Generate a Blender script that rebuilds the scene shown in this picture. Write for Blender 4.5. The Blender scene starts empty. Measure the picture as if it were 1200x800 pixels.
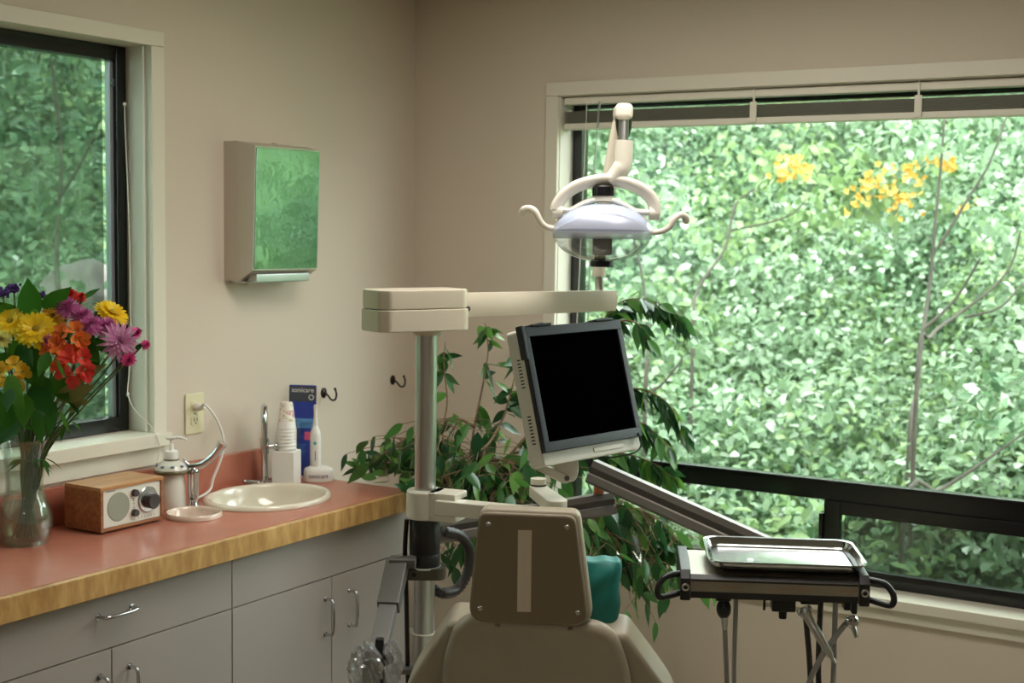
import bpy, bmesh, math, random
import numpy as np
from mathutils import Vector as V, Matrix as M

random.seed(7)
S = bpy.context.scene
COL = S.collection
PI = math.pi
rad = math.radians

# ------------------------------------------------------------------ camera geometry (1200x800 frame)
FPX, PITCH, ROLL, YAW = 1606.1, .0808525, .0135146, .5538222
CAM = V((2.8626, -3.9565, 1.68))
FW = V((-math.sin(YAW) * math.cos(PITCH), math.cos(YAW) * math.cos(PITCH), -math.sin(PITCH)))
_r0 = V((math.cos(YAW), math.sin(YAW), 0)); _u0 = _r0.cross(FW)
RT = math.cos(ROLL) * _r0 + math.sin(ROLL) * _u0
UP = -math.sin(ROLL) * _r0 + math.cos(ROLL) * _u0
HR = _r0.copy()                                   # horizontal right of the view
HF = V((-math.sin(YAW), math.cos(YAW), 0))        # horizontal forward of the view
UZ = V((0, 0, 1))


def ray(px, py): return FW * FPX + RT * (px - 600) + UP * (400 - py)
def atD(px, py, d): r = ray(px, py); return CAM + r * (d / r.dot(FW))
def atZ(px, py, z): r = ray(px, py); return CAM + r * ((z - CAM.z) / r.z)
def atX(px, py, x): r = ray(px, py); return CAM + r * ((x - CAM.x) / r.x)
def atY(px, py, y): r = ray(px, py); return CAM + r * ((y - CAM.y) / r.y)


cam = bpy.data.cameras.new('camera'); camo = bpy.data.objects.new('camera', cam); COL.objects.link(camo)
m = M.Identity(4)
for i in range(3):
    m[i][0], m[i][1], m[i][2], m[i][3] = RT[i], UP[i], -FW[i], CAM[i]
camo.matrix_world = m
cam.sensor_fit = 'HORIZONTAL'; cam.sensor_width = 22.5; cam.lens = FPX / 1200 * 22.5
cam.clip_start = .05; cam.clip_end = 200
cam.dof.use_dof = True; cam.dof.focus_distance = 3.15; cam.dof.aperture_fstop = 2.8
S.camera = camo
S.cycles.transparent_max_bounces = 32

# ------------------------------------------------------------------ materials


def lin(c):
    return tuple(((v / 255) / 12.92 if v / 255 <= .04045 else ((v / 255 + .055) / 1.055) ** 2.4) for v in c) + (1,)


class NT:
    def __init__(s, name):
        s.m = bpy.data.materials.new(name); s.m.use_nodes = True
        s.n = s.m.node_tree.nodes; s.l = s.m.node_tree.links
        s.b = s.n['Principled BSDF']; s.o = s.n['Material Output']

    def add(s, t, **k):
        n = s.n.new(t)
        for a, v in k.items(): setattr(n, a, v)
        return n

    def coord(s, scale=(1, 1, 1)):
        t = s.add('ShaderNodeTexCoord'); mp = s.add('ShaderNodeMapping')
        mp.inputs['Scale'].default_value = scale
        s.l.new(t.outputs['Object'], mp.inputs[0]); return mp.outputs[0]

    def noise(s, scale, detail=3, vec=None, rough=.5):
        n = s.add('ShaderNodeTexNoise'); n.inputs['Scale'].default_value = scale
        n.inputs['Detail'].default_value = detail; n.inputs['Roughness'].default_value = rough
        s.l.new(vec if vec is not None else s.coord(), n.inputs['Vector']); return n.outputs['Fac']

    def ramp(s, fac, stops):
        n = s.add('ShaderNodeValToRGB'); e = n.color_ramp.elements
        while len(e) < len(stops): e.new(.5)
        for i, (p, c) in enumerate(stops): e[i].position = p; e[i].color = lin(c)
        s.l.new(fac, n.inputs[0]); return n.outputs[0]

    def bump(s, h, strength=.2, dist=.002):
        n = s.add('ShaderNodeBump'); n.inputs['Strength'].default_value = strength; n.inputs['Distance'].default_value = dist
        s.l.new(h, n.inputs['Height']); s.l.new(n.outputs[0], s.b.inputs['Normal'])


def mat(name, c, rough=.5, metal=0, bump=None, vary=0, coat=0, spec=None, trans=0):
    t = NT(name); b = t.b
    b.inputs['Base Color'].default_value = lin(c); b.inputs['Roughness'].default_value = rough; b.inputs['Metallic'].default_value = metal
    if coat: b.inputs['Coat Weight'].default_value = coat; b.inputs['Coat Roughness'].default_value = .1
    if spec is not None: b.inputs['Specular IOR Level'].default_value = spec
    if trans: b.inputs['Transmission Weight'].default_value = trans; b.inputs['IOR'].default_value = 1.45
    if vary:
        f = t.noise(9, 4)
        t.l.new(t.ramp(f, [(.3, tuple(max(0, v * (1 - vary)) for v in c)), (.7, tuple(min(255, v * (1 + vary)) for v in c))]), b.inputs['Base Color'])
    if bump: t.bump(t.noise(bump[0], 3), bump[1], bump[2] if len(bump) > 2 else .001)
    return t.m


def see_through(name, tint, rough, refl, body=0, body_col=(200, 205, 200), edge=5):
    """thin clear sheet: mostly transparent, a clear coat of reflection, optionally a little milky body"""
    t = NT(name); t.n.remove(t.b)
    tr = t.add('ShaderNodeBsdfTransparent'); tr.inputs[0].default_value = lin(tint)
    gl = t.add('ShaderNodeBsdfGlossy'); gl.inputs['Roughness'].default_value = rough
    fr = t.add('ShaderNodeLayerWeight'); fr.inputs['Blend'].default_value = .5
    pw_ = t.add('ShaderNodeMath', operation='POWER'); pw_.inputs[1].default_value = edge; t.l.new(fr.outputs['Facing'], pw_.inputs[0])
    mu = t.add('ShaderNodeMath', operation='MULTIPLY_ADD'); mu.inputs[1].default_value = min(.95, .7 * refl); mu.inputs[2].default_value = .035 * refl
    t.l.new(pw_.outputs[0], mu.inputs[0])
    base = tr.outputs[0]
    if body:
        df = t.add('ShaderNodeBsdfDiffuse'); df.inputs[0].default_value = lin(body_col)
        mx = t.add('ShaderNodeMixShader'); mx.inputs[0].default_value = body
        t.l.new(base, mx.inputs[1]); t.l.new(df.outputs[0], mx.inputs[2]); base = mx.outputs[0]
    m2 = t.add('ShaderNodeMixShader'); t.l.new(mu.outputs[0], m2.inputs[0])
    t.l.new(base, m2.inputs[1]); t.l.new(gl.outputs[0], m2.inputs[2]); t.l.new(m2.outputs[0], t.o.inputs[0])
    return t.m


def wood(name, c1, c2, scale, rough=.4, coat=.2):
    t = NT(name)
    f = t.noise(1.0, 6, t.coord(scale), .6)
    t.l.new(t.ramp(f, [(.32, c1), (.5, tuple((a + b) / 2 for a, b in zip(c1, c2))), (.68, c2)]), t.b.inputs['Base Color'])
    t.b.inputs['Roughness'].default_value = rough; t.b.inputs['Coat Weight'].default_value = coat
    t.bump(f, .05, .001)
    return t.m


def leafmat(name, stops, rough=.45, transl=.35, spec=.5):
    t = NT(name)
    g = t.add('ShaderNodeNewGeometry')
    c = t.ramp(g.outputs['Random Per Island'], stops)
    t.l.new(c, t.b.inputs['Base Color']); t.b.inputs['Roughness'].default_value = rough; t.b.inputs['Specular IOR Level'].default_value = spec
    tl = t.add('ShaderNodeBsdfTranslucent'); t.l.new(c, tl.inputs[0])
    mx = t.add('ShaderNodeMixShader'); mx.inputs[0].default_value = transl
    t.l.new(t.b.outputs[0], mx.inputs[1]); t.l.new(tl.outputs[0], mx.inputs[2]); t.l.new(mx.outputs[0], t.o.inputs[0])
    return t.m


K = {}
K['wall'] = mat('wall_paint', (212, 199, 182), .75, bump=(160, .12))
K['ceil'] = mat('ceiling_paint', (216, 210, 198), .9, bump=(120, .2))
K['floor'] = mat('vinyl_floor', (150, 138, 120), .4, vary=.1)
K['trim'] = mat('trim_paint', (224, 217, 200), .45)
K['jamb'] = mat('jamb_paint', (222, 216, 202), .5)
K['blackal'] = mat('black_aluminium', (17, 18, 20), .22, .3, spec=.8)
K['glass'] = see_through('window_glass', (244, 250, 246), .0, 1.0)
K['screen'] = see_through('insect_screen', (222, 228, 224), .5, .0, .3, (96, 100, 96))
K['screen_hazy'] = see_through('insect_screen_hazy', (204, 212, 208), .5, .0, .24, (92, 100, 98))  # darker, milkier mesh: haze of the left view put into its colour
K['blind'] = mat('blind_vinyl', (226, 220, 204), .45)
K['slat'] = mat('blind_slats_shaded', (122, 120, 104), .5)  # same vinyl as the rails, backlit shade painted into the colour
K['cord'] = mat('cord_white', (226, 222, 210), .6)
K['lam'] = mat('cabinet_laminate', (170, 161, 154), .45, bump=(300, .04))
K['dark'] = mat('dark_gap', (38, 34, 30), .8)
K['salmon'] = mat('salmon_laminate', (187, 116, 95), .27, vary=.025, spec=.5)
K['maple'] = wood('maple_edge', (176, 128, 70), (222, 182, 118), (40, 34, 9), .4, .2)
K['chrome'] = mat('chrome', (205, 207, 210), .12, 1)
K['steel'] = mat('brushed_steel', (186, 187, 186), .33, 1, bump=(200, .05))
K['polesteel'] = mat('satin_post_steel', (196, 197, 197), .3, 1)
K['porcelain'] = mat('porcelain', (236, 228, 208), .12, coat=.6)
K['pinkrim'] = mat('basin_porcelain_pink', (226, 205, 188), .15, coat=.5)
K['ivory'] = mat('ivory_plastic', (222, 214, 178), .4)
K['slot'] = mat('outlet_slot', (60, 50, 40), .7)
K['whitepl'] = mat('white_plastic', (236, 234, 228), .35)
K['paper'] = mat('white_paper', (238, 235, 228), .6)
K['ceramic'] = mat('glazed_ceramic', (224, 220, 208), .2, coat=.4)
K['olive'] = mat('olive_glaze', (110, 104, 72), .25, coat=.4)
K['blueglaze'] = mat('blue_glaze', (110, 128, 160), .25)
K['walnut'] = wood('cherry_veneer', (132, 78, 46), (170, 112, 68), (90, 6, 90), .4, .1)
K['walnuttop'] = wood('cherry_veneer_lit', (172, 118, 72), (202, 152, 100), (60, 6, 60), .35, .2)  # paler copy of the case veneer, light on the top painted in
K['face'] = mat('radio_faceplate', (224, 222, 210), .4)
K['grille'] = mat('radio_grille', (152, 155, 138), .6, bump=(900, .4))
K['knob'] = mat('dark_knob', (62, 56, 54), .4)
K['silver'] = mat('silver_ring', (190, 190, 190), .25, 1)
K['vglass'] = see_through('vase_glass', (244, 250, 247), .03, 2.2, .035, (220, 230, 224), 2.6)
K['water'] = see_through('cloudy_water', (240, 240, 228), .05, .5, .16, (205, 200, 182))
K['mirror'] = mat('polished_steel_front', (132, 152, 140), .05, 1, bump=(11, .05, .02))
K['dispbody'] = mat('dispenser_body', (196, 190, 178), .32, .7)
K['bronze'] = mat('dark_bronze', (52, 44, 38), .35, .8)
K['blue'] = mat('blue_card', (44, 66, 168), .4, vary=.12)
K['bluelt'] = mat('light_blue_card', (92, 150, 210), .4)
K['navycard'] = mat('slate_card', (70, 76, 86), .4)
K['pinkdot'] = mat('pink_sticker', (226, 92, 130), .4)
K['whiteink'] = mat('white_ink', (240, 240, 240), .5)
K['greyink'] = mat('grey_ink', (92, 94, 104), .5)
K['teal'] = mat('teal_button', (70, 175, 160), .4)
K['clear'] = see_through('clear_plastic', (240, 244, 246), .05, 1.2, .05)
K['bag'] = see_through('plastic_bag', (240, 243, 245), .1, 5.0, .26, (232, 236, 240), 2)
K['beige'] = mat('beige_enamel', (222, 213, 194), .3, coat=.2)
K['beigelt'] = mat('light_enamel', (228, 222, 208), .3, coat=.2)
K['sleeve'] = mat('black_sleeve', (24, 23, 24), .45)
K['greymet'] = mat('grey_painted_metal', (98, 96, 92), .45, .2)
K['greybar'] = mat('grey_bar', (112, 110, 108), .5, .1)
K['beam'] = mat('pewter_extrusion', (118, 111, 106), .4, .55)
K['beamdk'] = mat('pewter_extrusion_shaded', (74, 68, 64), .45, .4)  # darker copy of the pewter, shade of the recesses painted in
K['monbody'] = mat('monitor_plastic', (226, 222, 212), .4)
K['bezel'] = mat('monitor_bezel', (20, 24, 36), .4)
K['lcd'] = mat('lcd_glass', (2, 2, 3), .3, spec=0)
K['dome'] = mat('reflector_blue_silver', (190, 202, 228), .25, .15, coat=.5)
K['frost'] = see_through('frosted_visor', (235, 238, 246), .2, 1.2, .35, (222, 224, 232))
K['shield'] = see_through('clear_shield', (248, 251, 250), .05, 3.0, .06, (238, 240, 238), 2.2)
K['blackpl'] = mat('black_plastic', (18, 18, 19), .35)
K['bulb'] = mat('lamp_socket', (72, 68, 66), .4, .4)
K['vinyl'] = mat('taupe_vinyl', (168, 157, 138), .42, bump=(400, .1), vary=.02)
K['vinyldk'] = mat('taupe_shell', (134, 119, 98), .45, bump=(300, .05))
K['strip'] = mat('hook_strip', (222, 210, 192), .9)
K['screw'] = mat('screw_head', (190, 188, 184), .25, 1)
K['teal2'] = mat('teal_fabric', (20, 120, 112), .55, bump=(60, .25, .003))
K['unit'] = mat('delivery_unit_metal', (162, 155, 141), .38, .6, vary=.05)
K['unitdk'] = mat('delivery_unit_dark', (42, 42, 42), .45, .2)
K['hose'] = mat('grey_hose', (150, 147, 144), .5)
K['hosedk'] = mat('dark_hose', (50, 44, 44), .45)
K['rust'] = mat('orange_ink', (196, 108, 66), .6)
K['bark'] = mat('bark', (112, 92, 66), .8, vary=.25, bump=(60, .5, .004))
K['stemgreen'] = mat('stem_green', (74, 96, 44), .5)
K['pot'] = mat('terracotta_pot', (150, 92, 64), .7)
K['soil'] = mat('potting_soil', (50, 38, 28), .95, bump=(60, .8, .01))
K['fig'] = leafmat('fig_leaf', [(0, (34, 70, 42)), (.4, (48, 92, 48)), (.75, (74, 124, 54)), (1, (110, 156, 68))], .3, .3)
K['leafd'] = leafmat('bouquet_leaf', [(0, (28, 70, 20)), (.5, (44, 98, 28)), (1, (86, 138, 40))], .55, .35, .22)
K['leafolive'] = leafmat('olive_leaf', [(0, (96, 98, 50)), (1, (122, 120, 66))], .5, .3)
K['shrub'] = leafmat('shrub_leaf', [(0, (100, 122, 96)), (.3, (116, 142, 110)), (.6, (132, 158, 124)), (.92, (148, 174, 140)), (.955, (206, 216, 200)), (1, (214, 222, 210))], .35, .42)  # near-white end stops paint in leaf highlights and white blossoms
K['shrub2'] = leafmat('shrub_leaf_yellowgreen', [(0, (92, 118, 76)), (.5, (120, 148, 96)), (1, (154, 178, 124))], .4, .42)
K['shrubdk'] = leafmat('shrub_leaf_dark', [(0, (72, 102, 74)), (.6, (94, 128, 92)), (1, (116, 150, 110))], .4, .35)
K['yblos'] = leafmat('yellow_blossom', [(0, (206, 160, 64)), (.6, (218, 184, 88)), (1, (226, 202, 130))], .6, .4)
K['twig'] = mat('twig_bark', (66, 62, 54), .8, vary=.15)
K['hill'] = mat('hillside_soil', (92, 112, 76), .95, vary=.3, bump=(8, .8, .05))
K['rock'] = mat('pale_rock', (120, 110, 108), .8, vary=.12, bump=(14, .6, .02))
def petal(n, a, b): K[n] = leafmat(n, [(0, a), (1, b)], .5, .3, .3)
petal('p_yellow', (240, 196, 20), (250, 222, 60)); petal('p_cream', (236, 226, 130), (244, 238, 170))
petal('p_magenta', (178, 62, 136), (222, 140, 190)); petal('p_pink', (214, 136, 188), (238, 190, 220))
petal('p_hot', (226, 70, 150), (240, 110, 180)); petal('p_orange', (224, 92, 40), (240, 140, 60))
petal('p_coral', (222, 54, 50), (240, 96, 80)); petal('p_red', (200, 30, 28), (226, 56, 40))
petal('p_purple', (72, 40, 120), (110, 64, 150)); petal('p_gold', (226, 168, 30), (244, 200, 70))
K['disc'] = mat('flower_disc', (150, 130, 30), .8, bump=(300, .6))

# ------------------------------------------------------------------ mesh building


class MB:
    """collects shapes (world coordinates) and links them as one mesh object"""
    def __init__(s): s.v = []; s.f = []; s.mi = []; s.cur = 0; s.bev = False

    def add(s, vs, fs):
        o = len(s.v); s.v += [V(v) for v in vs]; s.f += [tuple(i + o for i in f) for f in fs]; s.mi += [s.cur] * len(fs); return s

    def bm(s, b, mtx=None):
        b.verts.ensure_lookup_table(); b.verts.index_update()
        s.add([(mtx @ v.co if mtx else v.co.copy()) for v in b.verts], [[v.index for v in f.verts] for f in b.faces]); b.free(); return s

    def box(s, c, size, ax=None, bev=0, seg=2):
        """ax: three axis vectors (columns)"""
        b = bmesh.new(); bmesh.ops.create_cube(b, size=1)
        for v in b.verts: v.co = V((v.co.x * size[0], v.co.y * size[1], v.co.z * size[2]))
        if bev: s.bev = True; bmesh.ops.bevel(b, geom=b.edges[:], offset=bev, segments=seg, affect='EDGES', profile=.5)
        mt = M.Translation(V(c))
        if ax: mt = mt @ M((ax[0], ax[1], ax[2])).transposed().to_4x4()
        return s.bm(b, mt)

    def bx(s, lo, hi, bev=0):
        lo, hi = V(lo), V(hi); return s.box((lo + hi) / 2, hi - lo, None, bev)

    def tube(s, pts, r, n=12, caps=True, sx=1.0, closed=False):
        pts = [V(p) for p in pts]; N = len(pts)
        rs = r if isinstance(r, (list, tuple)) else [r] * N
        vs, fs = [], []; prev = None
        for i, p in enumerate(pts):
            if closed: t = (pts[(i + 1) % N] - pts[i - 1]).normalized()
            else: t = (pts[min(i + 1, N - 1)] - pts[max(i - 1, 0)]).normalized()
            if prev is None:
                a = V((0, 0, 1)) if abs(t.z) < .9 else V((1, 0, 0)); a = (a - t * a.dot(t)).normalized()
            else:
                a = prev - t * prev.dot(t); a = a.normalized() if a.length > 1e-6 else prev
            prev = a; bb = t.cross(a)
            for k in range(n):
                q = 2 * PI * k / n; vs.append(p + a * (rs[i] * math.cos(q)) + bb * (rs[i] * sx * math.sin(q)))
        for i in range(N if closed else N - 1):
            j = (i + 1) % N
            for k in range(n): fs.append((i * n + k, i * n + (k + 1) % n, j * n + (k + 1) % n, j * n + k))
        if caps and not closed: fs += [tuple(range(n))[::-1], tuple((N - 1) * n + k for k in range(n))]
        return s.add(vs, fs)

    def cyl(s, a, b, r, r2=None, n=24): return s.tube([a, b], [r, r if r2 is None else r2], n)

    def lathe(s, prof, c, ax=None, n=40, sc=(1, 1), a0=0, a1=2 * PI):
        """prof: (radius, height) list; ax: x,y,z axis vectors"""
        X, Y, Z = ax if ax else (V((1, 0, 0)), V((0, 1, 0)), V((0, 0, 1))); c = V(c)
        full = abs(a1 - a0 - 2 * PI) < 1e-6; cols = n if full else n + 1
        vs, fs, idx = [], [], []
        for (r, h) in prof:
            if r < 1e-7: vs.append(c + Z * h); idx.append([len(vs) - 1] * cols); continue
            row = []
            for k in range(cols):
                q = a0 + (a1 - a0) * k / n
                vs.append(c + X * (r * sc[0] * math.cos(q)) + Y * (r * sc[1] * math.sin(q)) + Z * h); row.append(len(vs) - 1)
            idx.append(row)
        for i in range(len(prof) - 1):
            for k in range(n):
                k2 = (k + 1) % cols
                f = [idx[i][k], idx[i][k2], idx[i + 1][k2], idx[i + 1][k]]
                g = []
                for q in f:
                    if q not in g: g.append(q)
                if len(g) > 2: fs.append(tuple(g))
        return s.add(vs, fs)

    def prism(s, poly, o, ax, depth, bev=0, seg=2):
        """polygon (x,y) in plane ax[0],ax[1] extruded along ax[2] from 0 to depth"""
        b = bmesh.new()
        vs = [b.verts.new((x, y, 0)) for x, y in poly]; f = b.faces.new(vs)
        e = bmesh.ops.extrude_face_region(b, geom=[f])
        for v in e['geom']:
            if isinstance(v, bmesh.types.BMVert): v.co.z += depth
        bmesh.ops.recalc_face_normals(b, faces=b.faces[:])
        if bev:
            s.bev = True
            ed = [x for x in b.edges if abs(x.verts[0].co.z - x.verts[1].co.z) < 1e-7]
            bmesh.ops.bevel(b, geom=ed, offset=bev, segments=seg, affect='EDGES', profile=.5)
        return s.bm(b, M.Translation(V(o)) @ M((ax[0], ax[1], ax[2])).transposed().to_4x4())

    def ell(s, c, r, ax=None, n=20, m_=12):
        prof = [(max(0, math.sin(PI * i / m_)), -math.cos(PI * i / m_)) for i in range(m_ + 1)]
        X, Y, Z = ax if ax else (V((1, 0, 0)), V((0, 1, 0)), V((0, 0, 1)))
        return s.lathe(prof, c, (X * r[0], Y * r[1], Z * r[2]), n)

    def build(s, name, material, parent=None, smooth=True, ang=38, sub=0):
        me = bpy.data.meshes.new(name)
        base = V((0, 0, 0)); p = parent
        while p is not None: base += p.location; p = p.parent
        me.from_pydata([v - base for v in s.v], [], s.f)
        ms = material if isinstance(material, (list, tuple)) else [material]
        for q in ms: me.materials.append(q)
        if len(ms) > 1: me.polygons.foreach_set('material_index', s.mi)
        b = bmesh.new(); b.from_mesh(me); bmesh.ops.recalc_face_normals(b, faces=b.faces[:]); b.to_mesh(me); b.free()
        if smooth:
            me.polygons.foreach_set('use_smooth', [True] * len(me.polygons)); me.set_sharp_from_angle(angle=rad(ang))
        o = bpy.data.objects.new(name, me); COL.objects.link(o)
        if parent is not None: o.parent = parent
        if s.bev and smooth and not sub:
            md = o.modifiers.new('weighted', 'WEIGHTED_NORMAL'); md.keep_sharp = True; md.mode = 'FACE_AREA'; md.weight = 80
        if sub:
            md = o.modifiers.new('s', 'SUBSURF'); md.levels = sub; md.render_levels = sub
        return o


def smoothpath(pts, k=6):
    pts = [V(p) for p in pts]; out = []
    for i in range(len(pts) - 1):
        p0, p1, p2, p3 = pts[max(i - 1, 0)], pts[i], pts[i + 1], pts[min(i + 2, len(pts) - 1)]
        for j in range(k):
            t = j / k
            out.append(.5 * ((2 * p1) + (p2 - p0) * t + (2 * p0 - 5 * p1 + 4 * p2 - p3) * t * t + (3 * p1 - p0 - 3 * p2 + p3) * t ** 3))
    out.append(pts[-1]); return out


def rrect(w, h, r, k=5):
    out = []
    for cx, cy, a in ((w / 2 - r, h / 2 - r, 0), (-w / 2 + r, h / 2 - r, 90), (-w / 2 + r, -h / 2 + r, 180), (w / 2 - r, -h / 2 + r, 270)):
        for i in range(k + 1): q = rad(a + 90 * i / k); out.append((cx + r * math.cos(q), cy + r * math.sin(q)))
    return out


def rpoly(poly, r, k=5):
    """round the corners of a polygon; r a number or one per corner"""
    out = []; n = len(poly)
    for i in range(n):
        ri = r[i] if isinstance(r, (list, tuple)) else r
        p, a, b = V(poly[i]), V(poly[i - 1]), V(poly[(i + 1) % n])
        if ri <= 0: out.append(tuple(p)); continue
        d1, d2 = (a - p), (b - p); t1 = min(ri, d1.length * .48); t2 = min(ri, d2.length * .48)
        s0, s1 = p + d1.normalized() * t1, p + d2.normalized() * t2
        for j in range(k + 1):
            t = j / k; out.append(tuple((1 - t) ** 2 * s0 + 2 * t * (1 - t) * p + t * t * s1))
    return out


def tag(o, label, cat, group=None, kind=None):
    o['label'] = label; o['category'] = cat
    if group: o['group'] = group
    if kind: o['kind'] = kind
    return o


def thing(name, loc, label, cat, group=None):
    o = bpy.data.objects.new(name, None); COL.objects.link(o); o.location = V(loc); o.empty_display_size = .05
    return tag(o, label, cat, group)


def struct(o): o['kind'] = 'structure'; return o


def lettering(text, size, mapf, name, material, parent, extrude=.0004):
    """text as a mesh; mapf turns (x, y, z) of the flat text into a world point"""
    cu = bpy.data.curves.new('t', 'FONT'); cu.body = text; cu.size = size; cu.align_x = 'CENTER'; cu.align_y = 'CENTER'
    cu.extrude = extrude; cu.resolution_u = 3
    to = bpy.data.objects.new('t', cu); COL.objects.link(to)
    bpy.context.view_layer.update()
    me = to.to_mesh(); mb = MB()
    mb.add([mapf(v.co) for v in me.vertices], [tuple(p.vertices) for p in me.polygons])
    to.to_mesh_clear(); bpy.data.objects.remove(to); bpy.data.curves.remove(cu)
    return mb.build(name, material, parent, smooth=False)


def axes(z, xh=None):
    z = V(z).normalized(); x = V(xh) if xh is not None else (V((0, 0, 1)) if abs(z.z) < .9 else V((1, 0, 0)))
    x = (x - z * x.dot(z)).normalized(); return x, z.cross(x), z


def leaves_mesh(name, items, material, parent=None, fold=.25, broad=False):
    """items: (base, direction, normal hint, length, width, droop); one mesh of many shaped leaves"""
    vs, fs = [], []
    prof = ((0, 0), (.1, .28), (.28, .6), (.48, .86), (.68, 1), (.85, .88), (.96, .5), (1, 0)) if broad else ((0, 0), (.07, .34), (.2, .8), (.36, 1), (.54, .92), (.72, .62), (.87, .26), (1, 0))
    base = V((0, 0, 0)); p = parent
    while p is not None: base += p.location; p = p.parent
    for b, d, nh, L, W, dr in items:
        d = d.normalized(); sd = d.cross(nh)
        sd = sd.normalized() if sd.length > 1e-4 else d.orthogonal().normalized()
        n = sd.cross(d); o = len(vs); b = b - base
        for t, w in prof:
            c = b + d * (L * t) + V((0, 0, -dr * L * t * t))
            if w == 0: vs.append(c)
            else:
                vs.append(c + sd * (W * w / 2) + n * (fold * W * w / 2)); vs.append(c); vs.append(c - sd * (W * w / 2) + n * (fold * W * w / 2))
        i = o + 1
        fs += [(o, i, i + 1), (o, i + 1, i + 2)]
        for q in range(len(prof) - 3):
            a = o + 1 + q * 3; fs += [(a, a + 3, a + 4, a + 1), (a + 1, a + 4, a + 5, a + 2)]
        a = o + 1 + (len(prof) - 3) * 3; fs += [(a, a + 3, a + 1), (a + 1, a + 3, a + 2)]
    me = bpy.data.meshes.new(name); me.from_pydata(vs, [], fs); me.materials.append(material)
    me.polygons.foreach_set('use_smooth', [True] * len(me.polygons))
    o = bpy.data.objects.new(name, me); COL.objects.link(o)
    if parent is not None: o.parent = parent
    return o


def mass_leaves(name, groups, parent=None):
    """many small six-cornered folded leaves in one mesh; groups: (items, material)"""
    base = V((0, 0, 0)) if parent is None else parent.location
    co, mi = [], []
    for gi, (items, _) in enumerate(groups):
        B = np.array([tuple(i[0] - base) for i in items]); D = np.array([tuple(i[1]) for i in items]); N = np.array([tuple(i[2]) for i in items])
        L = np.array([i[3] for i in items])[:, None]; W = np.array([i[4] for i in items])[:, None] / 2
        D /= np.linalg.norm(D, axis=1)[:, None]; Sd = np.cross(D, N); Sd /= np.linalg.norm(Sd, axis=1)[:, None] + 1e-9; Nn = np.cross(Sd, D)
        q = [B, B + D * L * .3 + Sd * W + Nn * W * .3, B + D * L * .7 + Sd * W * .75 + Nn * W * .25, B + D * L - Nn * L * .12, B + D * L * .7 - Sd * W * .75 + Nn * W * .25, B + D * L * .3 - Sd * W + Nn * W * .3]
        co.append(np.stack(q, 1).reshape(-1, 3)); mi += [gi] * (2 * len(items))
    co = np.concatenate(co); n = len(co) // 6; o6 = np.arange(n) * 6
    quads = np.stack([o6, o6 + 1, o6 + 2, o6 + 3, o6, o6 + 3, o6 + 4, o6 + 5], 1).reshape(-1)
    me = bpy.data.meshes.new(name); me.vertices.add(n * 6); me.vertices.foreach_set('co', co.reshape(-1))
    me.loops.add(len(quads)); me.loops.foreach_set('vertex_index', quads); me.polygons.add(2 * n); me.polygons.foreach_set('loop_start', np.arange(2 * n) * 4)
    me.update(calc_edges=True)
    for _, k in groups: me.materials.append(k)
    me.polygons.foreach_set('material_index', mi); me.polygons.foreach_set('use_smooth', [True] * (2 * n)); me.validate()
    o = bpy.data.objects.new(name, me); COL.objects.link(o)
    if parent is not None: o.parent = parent
    return o


def rv(): return V((random.gauss(0, 1), random.gauss(0, 1), random.gauss(0, 1)))


# ================================================================== THE ROOM
CZ = 2.49; XR = 4.6; YF = -6.2
W1 = (-2.55, -1.244, 1.085, 2.175)      # left window opening: y0,y1,z0,z1 (inside the casing)
W2 = (.588, 3.3, .615, 2.124)           # back window opening: x0,x1,z0,z1
TH = .16


def wall(name, lo, hi, hole, axis):
    """wall slab with one rectangular hole; axis 'x' = plane x const"""
    b = MB()
    def slab(a0, a1, z0, z1):
        if axis == 'x': b.bx((lo[0], a0, z0), (hi[0], a1, z1))
        else: b.bx((a0, lo[1], z0), (a1, hi[1], z1))
    A0, A1 = (lo[1], hi[1]) if axis == 'x' else (lo[0], hi[0])
    if hole:
        h0, h1, z0, z1 = hole
        slab(A0, h0, 0, CZ); slab(h1, A1, 0, CZ); slab(h0, h1, 0, z0); slab(h0, h1, z1, CZ)
    else: slab(A0, A1, 0, CZ)
    return struct(b.build(name, K['wall'], smooth=False))


wall('wall_left', (-TH, YF, 0), (0, 0, 0), W1, 'x')
wall('wall_back', (-TH, 0, 0), (XR, TH, 0), W2, 'y')
wall('wall_right', (XR, YF, 0), (XR + TH, TH, 0), None, 'x')
wall('wall_front', (-TH, YF - TH, 0), (XR + TH, YF, 0), None, 'y')
struct(MB().bx((-TH, YF - TH, -.12), (XR + TH, TH, 0)).build('floor', K['floor'], smooth=False))
struct(MB().bx((-TH, YF - TH, CZ), (XR + TH, TH, CZ + .14)).build('ceiling', K['ceil'], smooth=False))
struct(MB().bx((0.0, -.014, 0), (XR, 0, .1), .003).build('baseboard_back', K['trim']))

# ---- window_1, the left one
w1 = bpy.data.objects.new('window_1', None); COL.objects.link(w1); w1.location = (0, -1.9, 1.05); struct(w1)
y0, y1, z0, z1 = W1
b = MB()
b.bx((0, y0 - .044, z1 - .004), (.016, y1 + .044, z1 + .038), .003); b.bx((0, y1 - .004, z0), (.0155, y1 + .044, z1 - .004), .003)
b.bx((0, y0 - .044, z0), (.0155, y0 + .004, z1 - .004), .003)
b.build('casing', K['trim'], w1)
b = MB(); b.bx((-.13, y1 - .003, z0), (0, y1, z1)); b.bx((-.13, y0, z0), (0, y0 + .003, z1)); b.bx((-.13, y0, z1 - .003), (0, y1, z1)); b.build('jamb', K['jamb'], w1, smooth=False)
MB().bx((-.10, y0 - .0, z0 - .022), (.034, y1 + .048, z0 + .016), .004).build('sill', K['trim'], w1)
MB().bx((0, y0 - .02, z0 - .075), (.012, y1 + .03, z0 - .022), .003).build('apron', K['trim'], w1)
b = MB(); fz0 = z0 + .016
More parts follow.
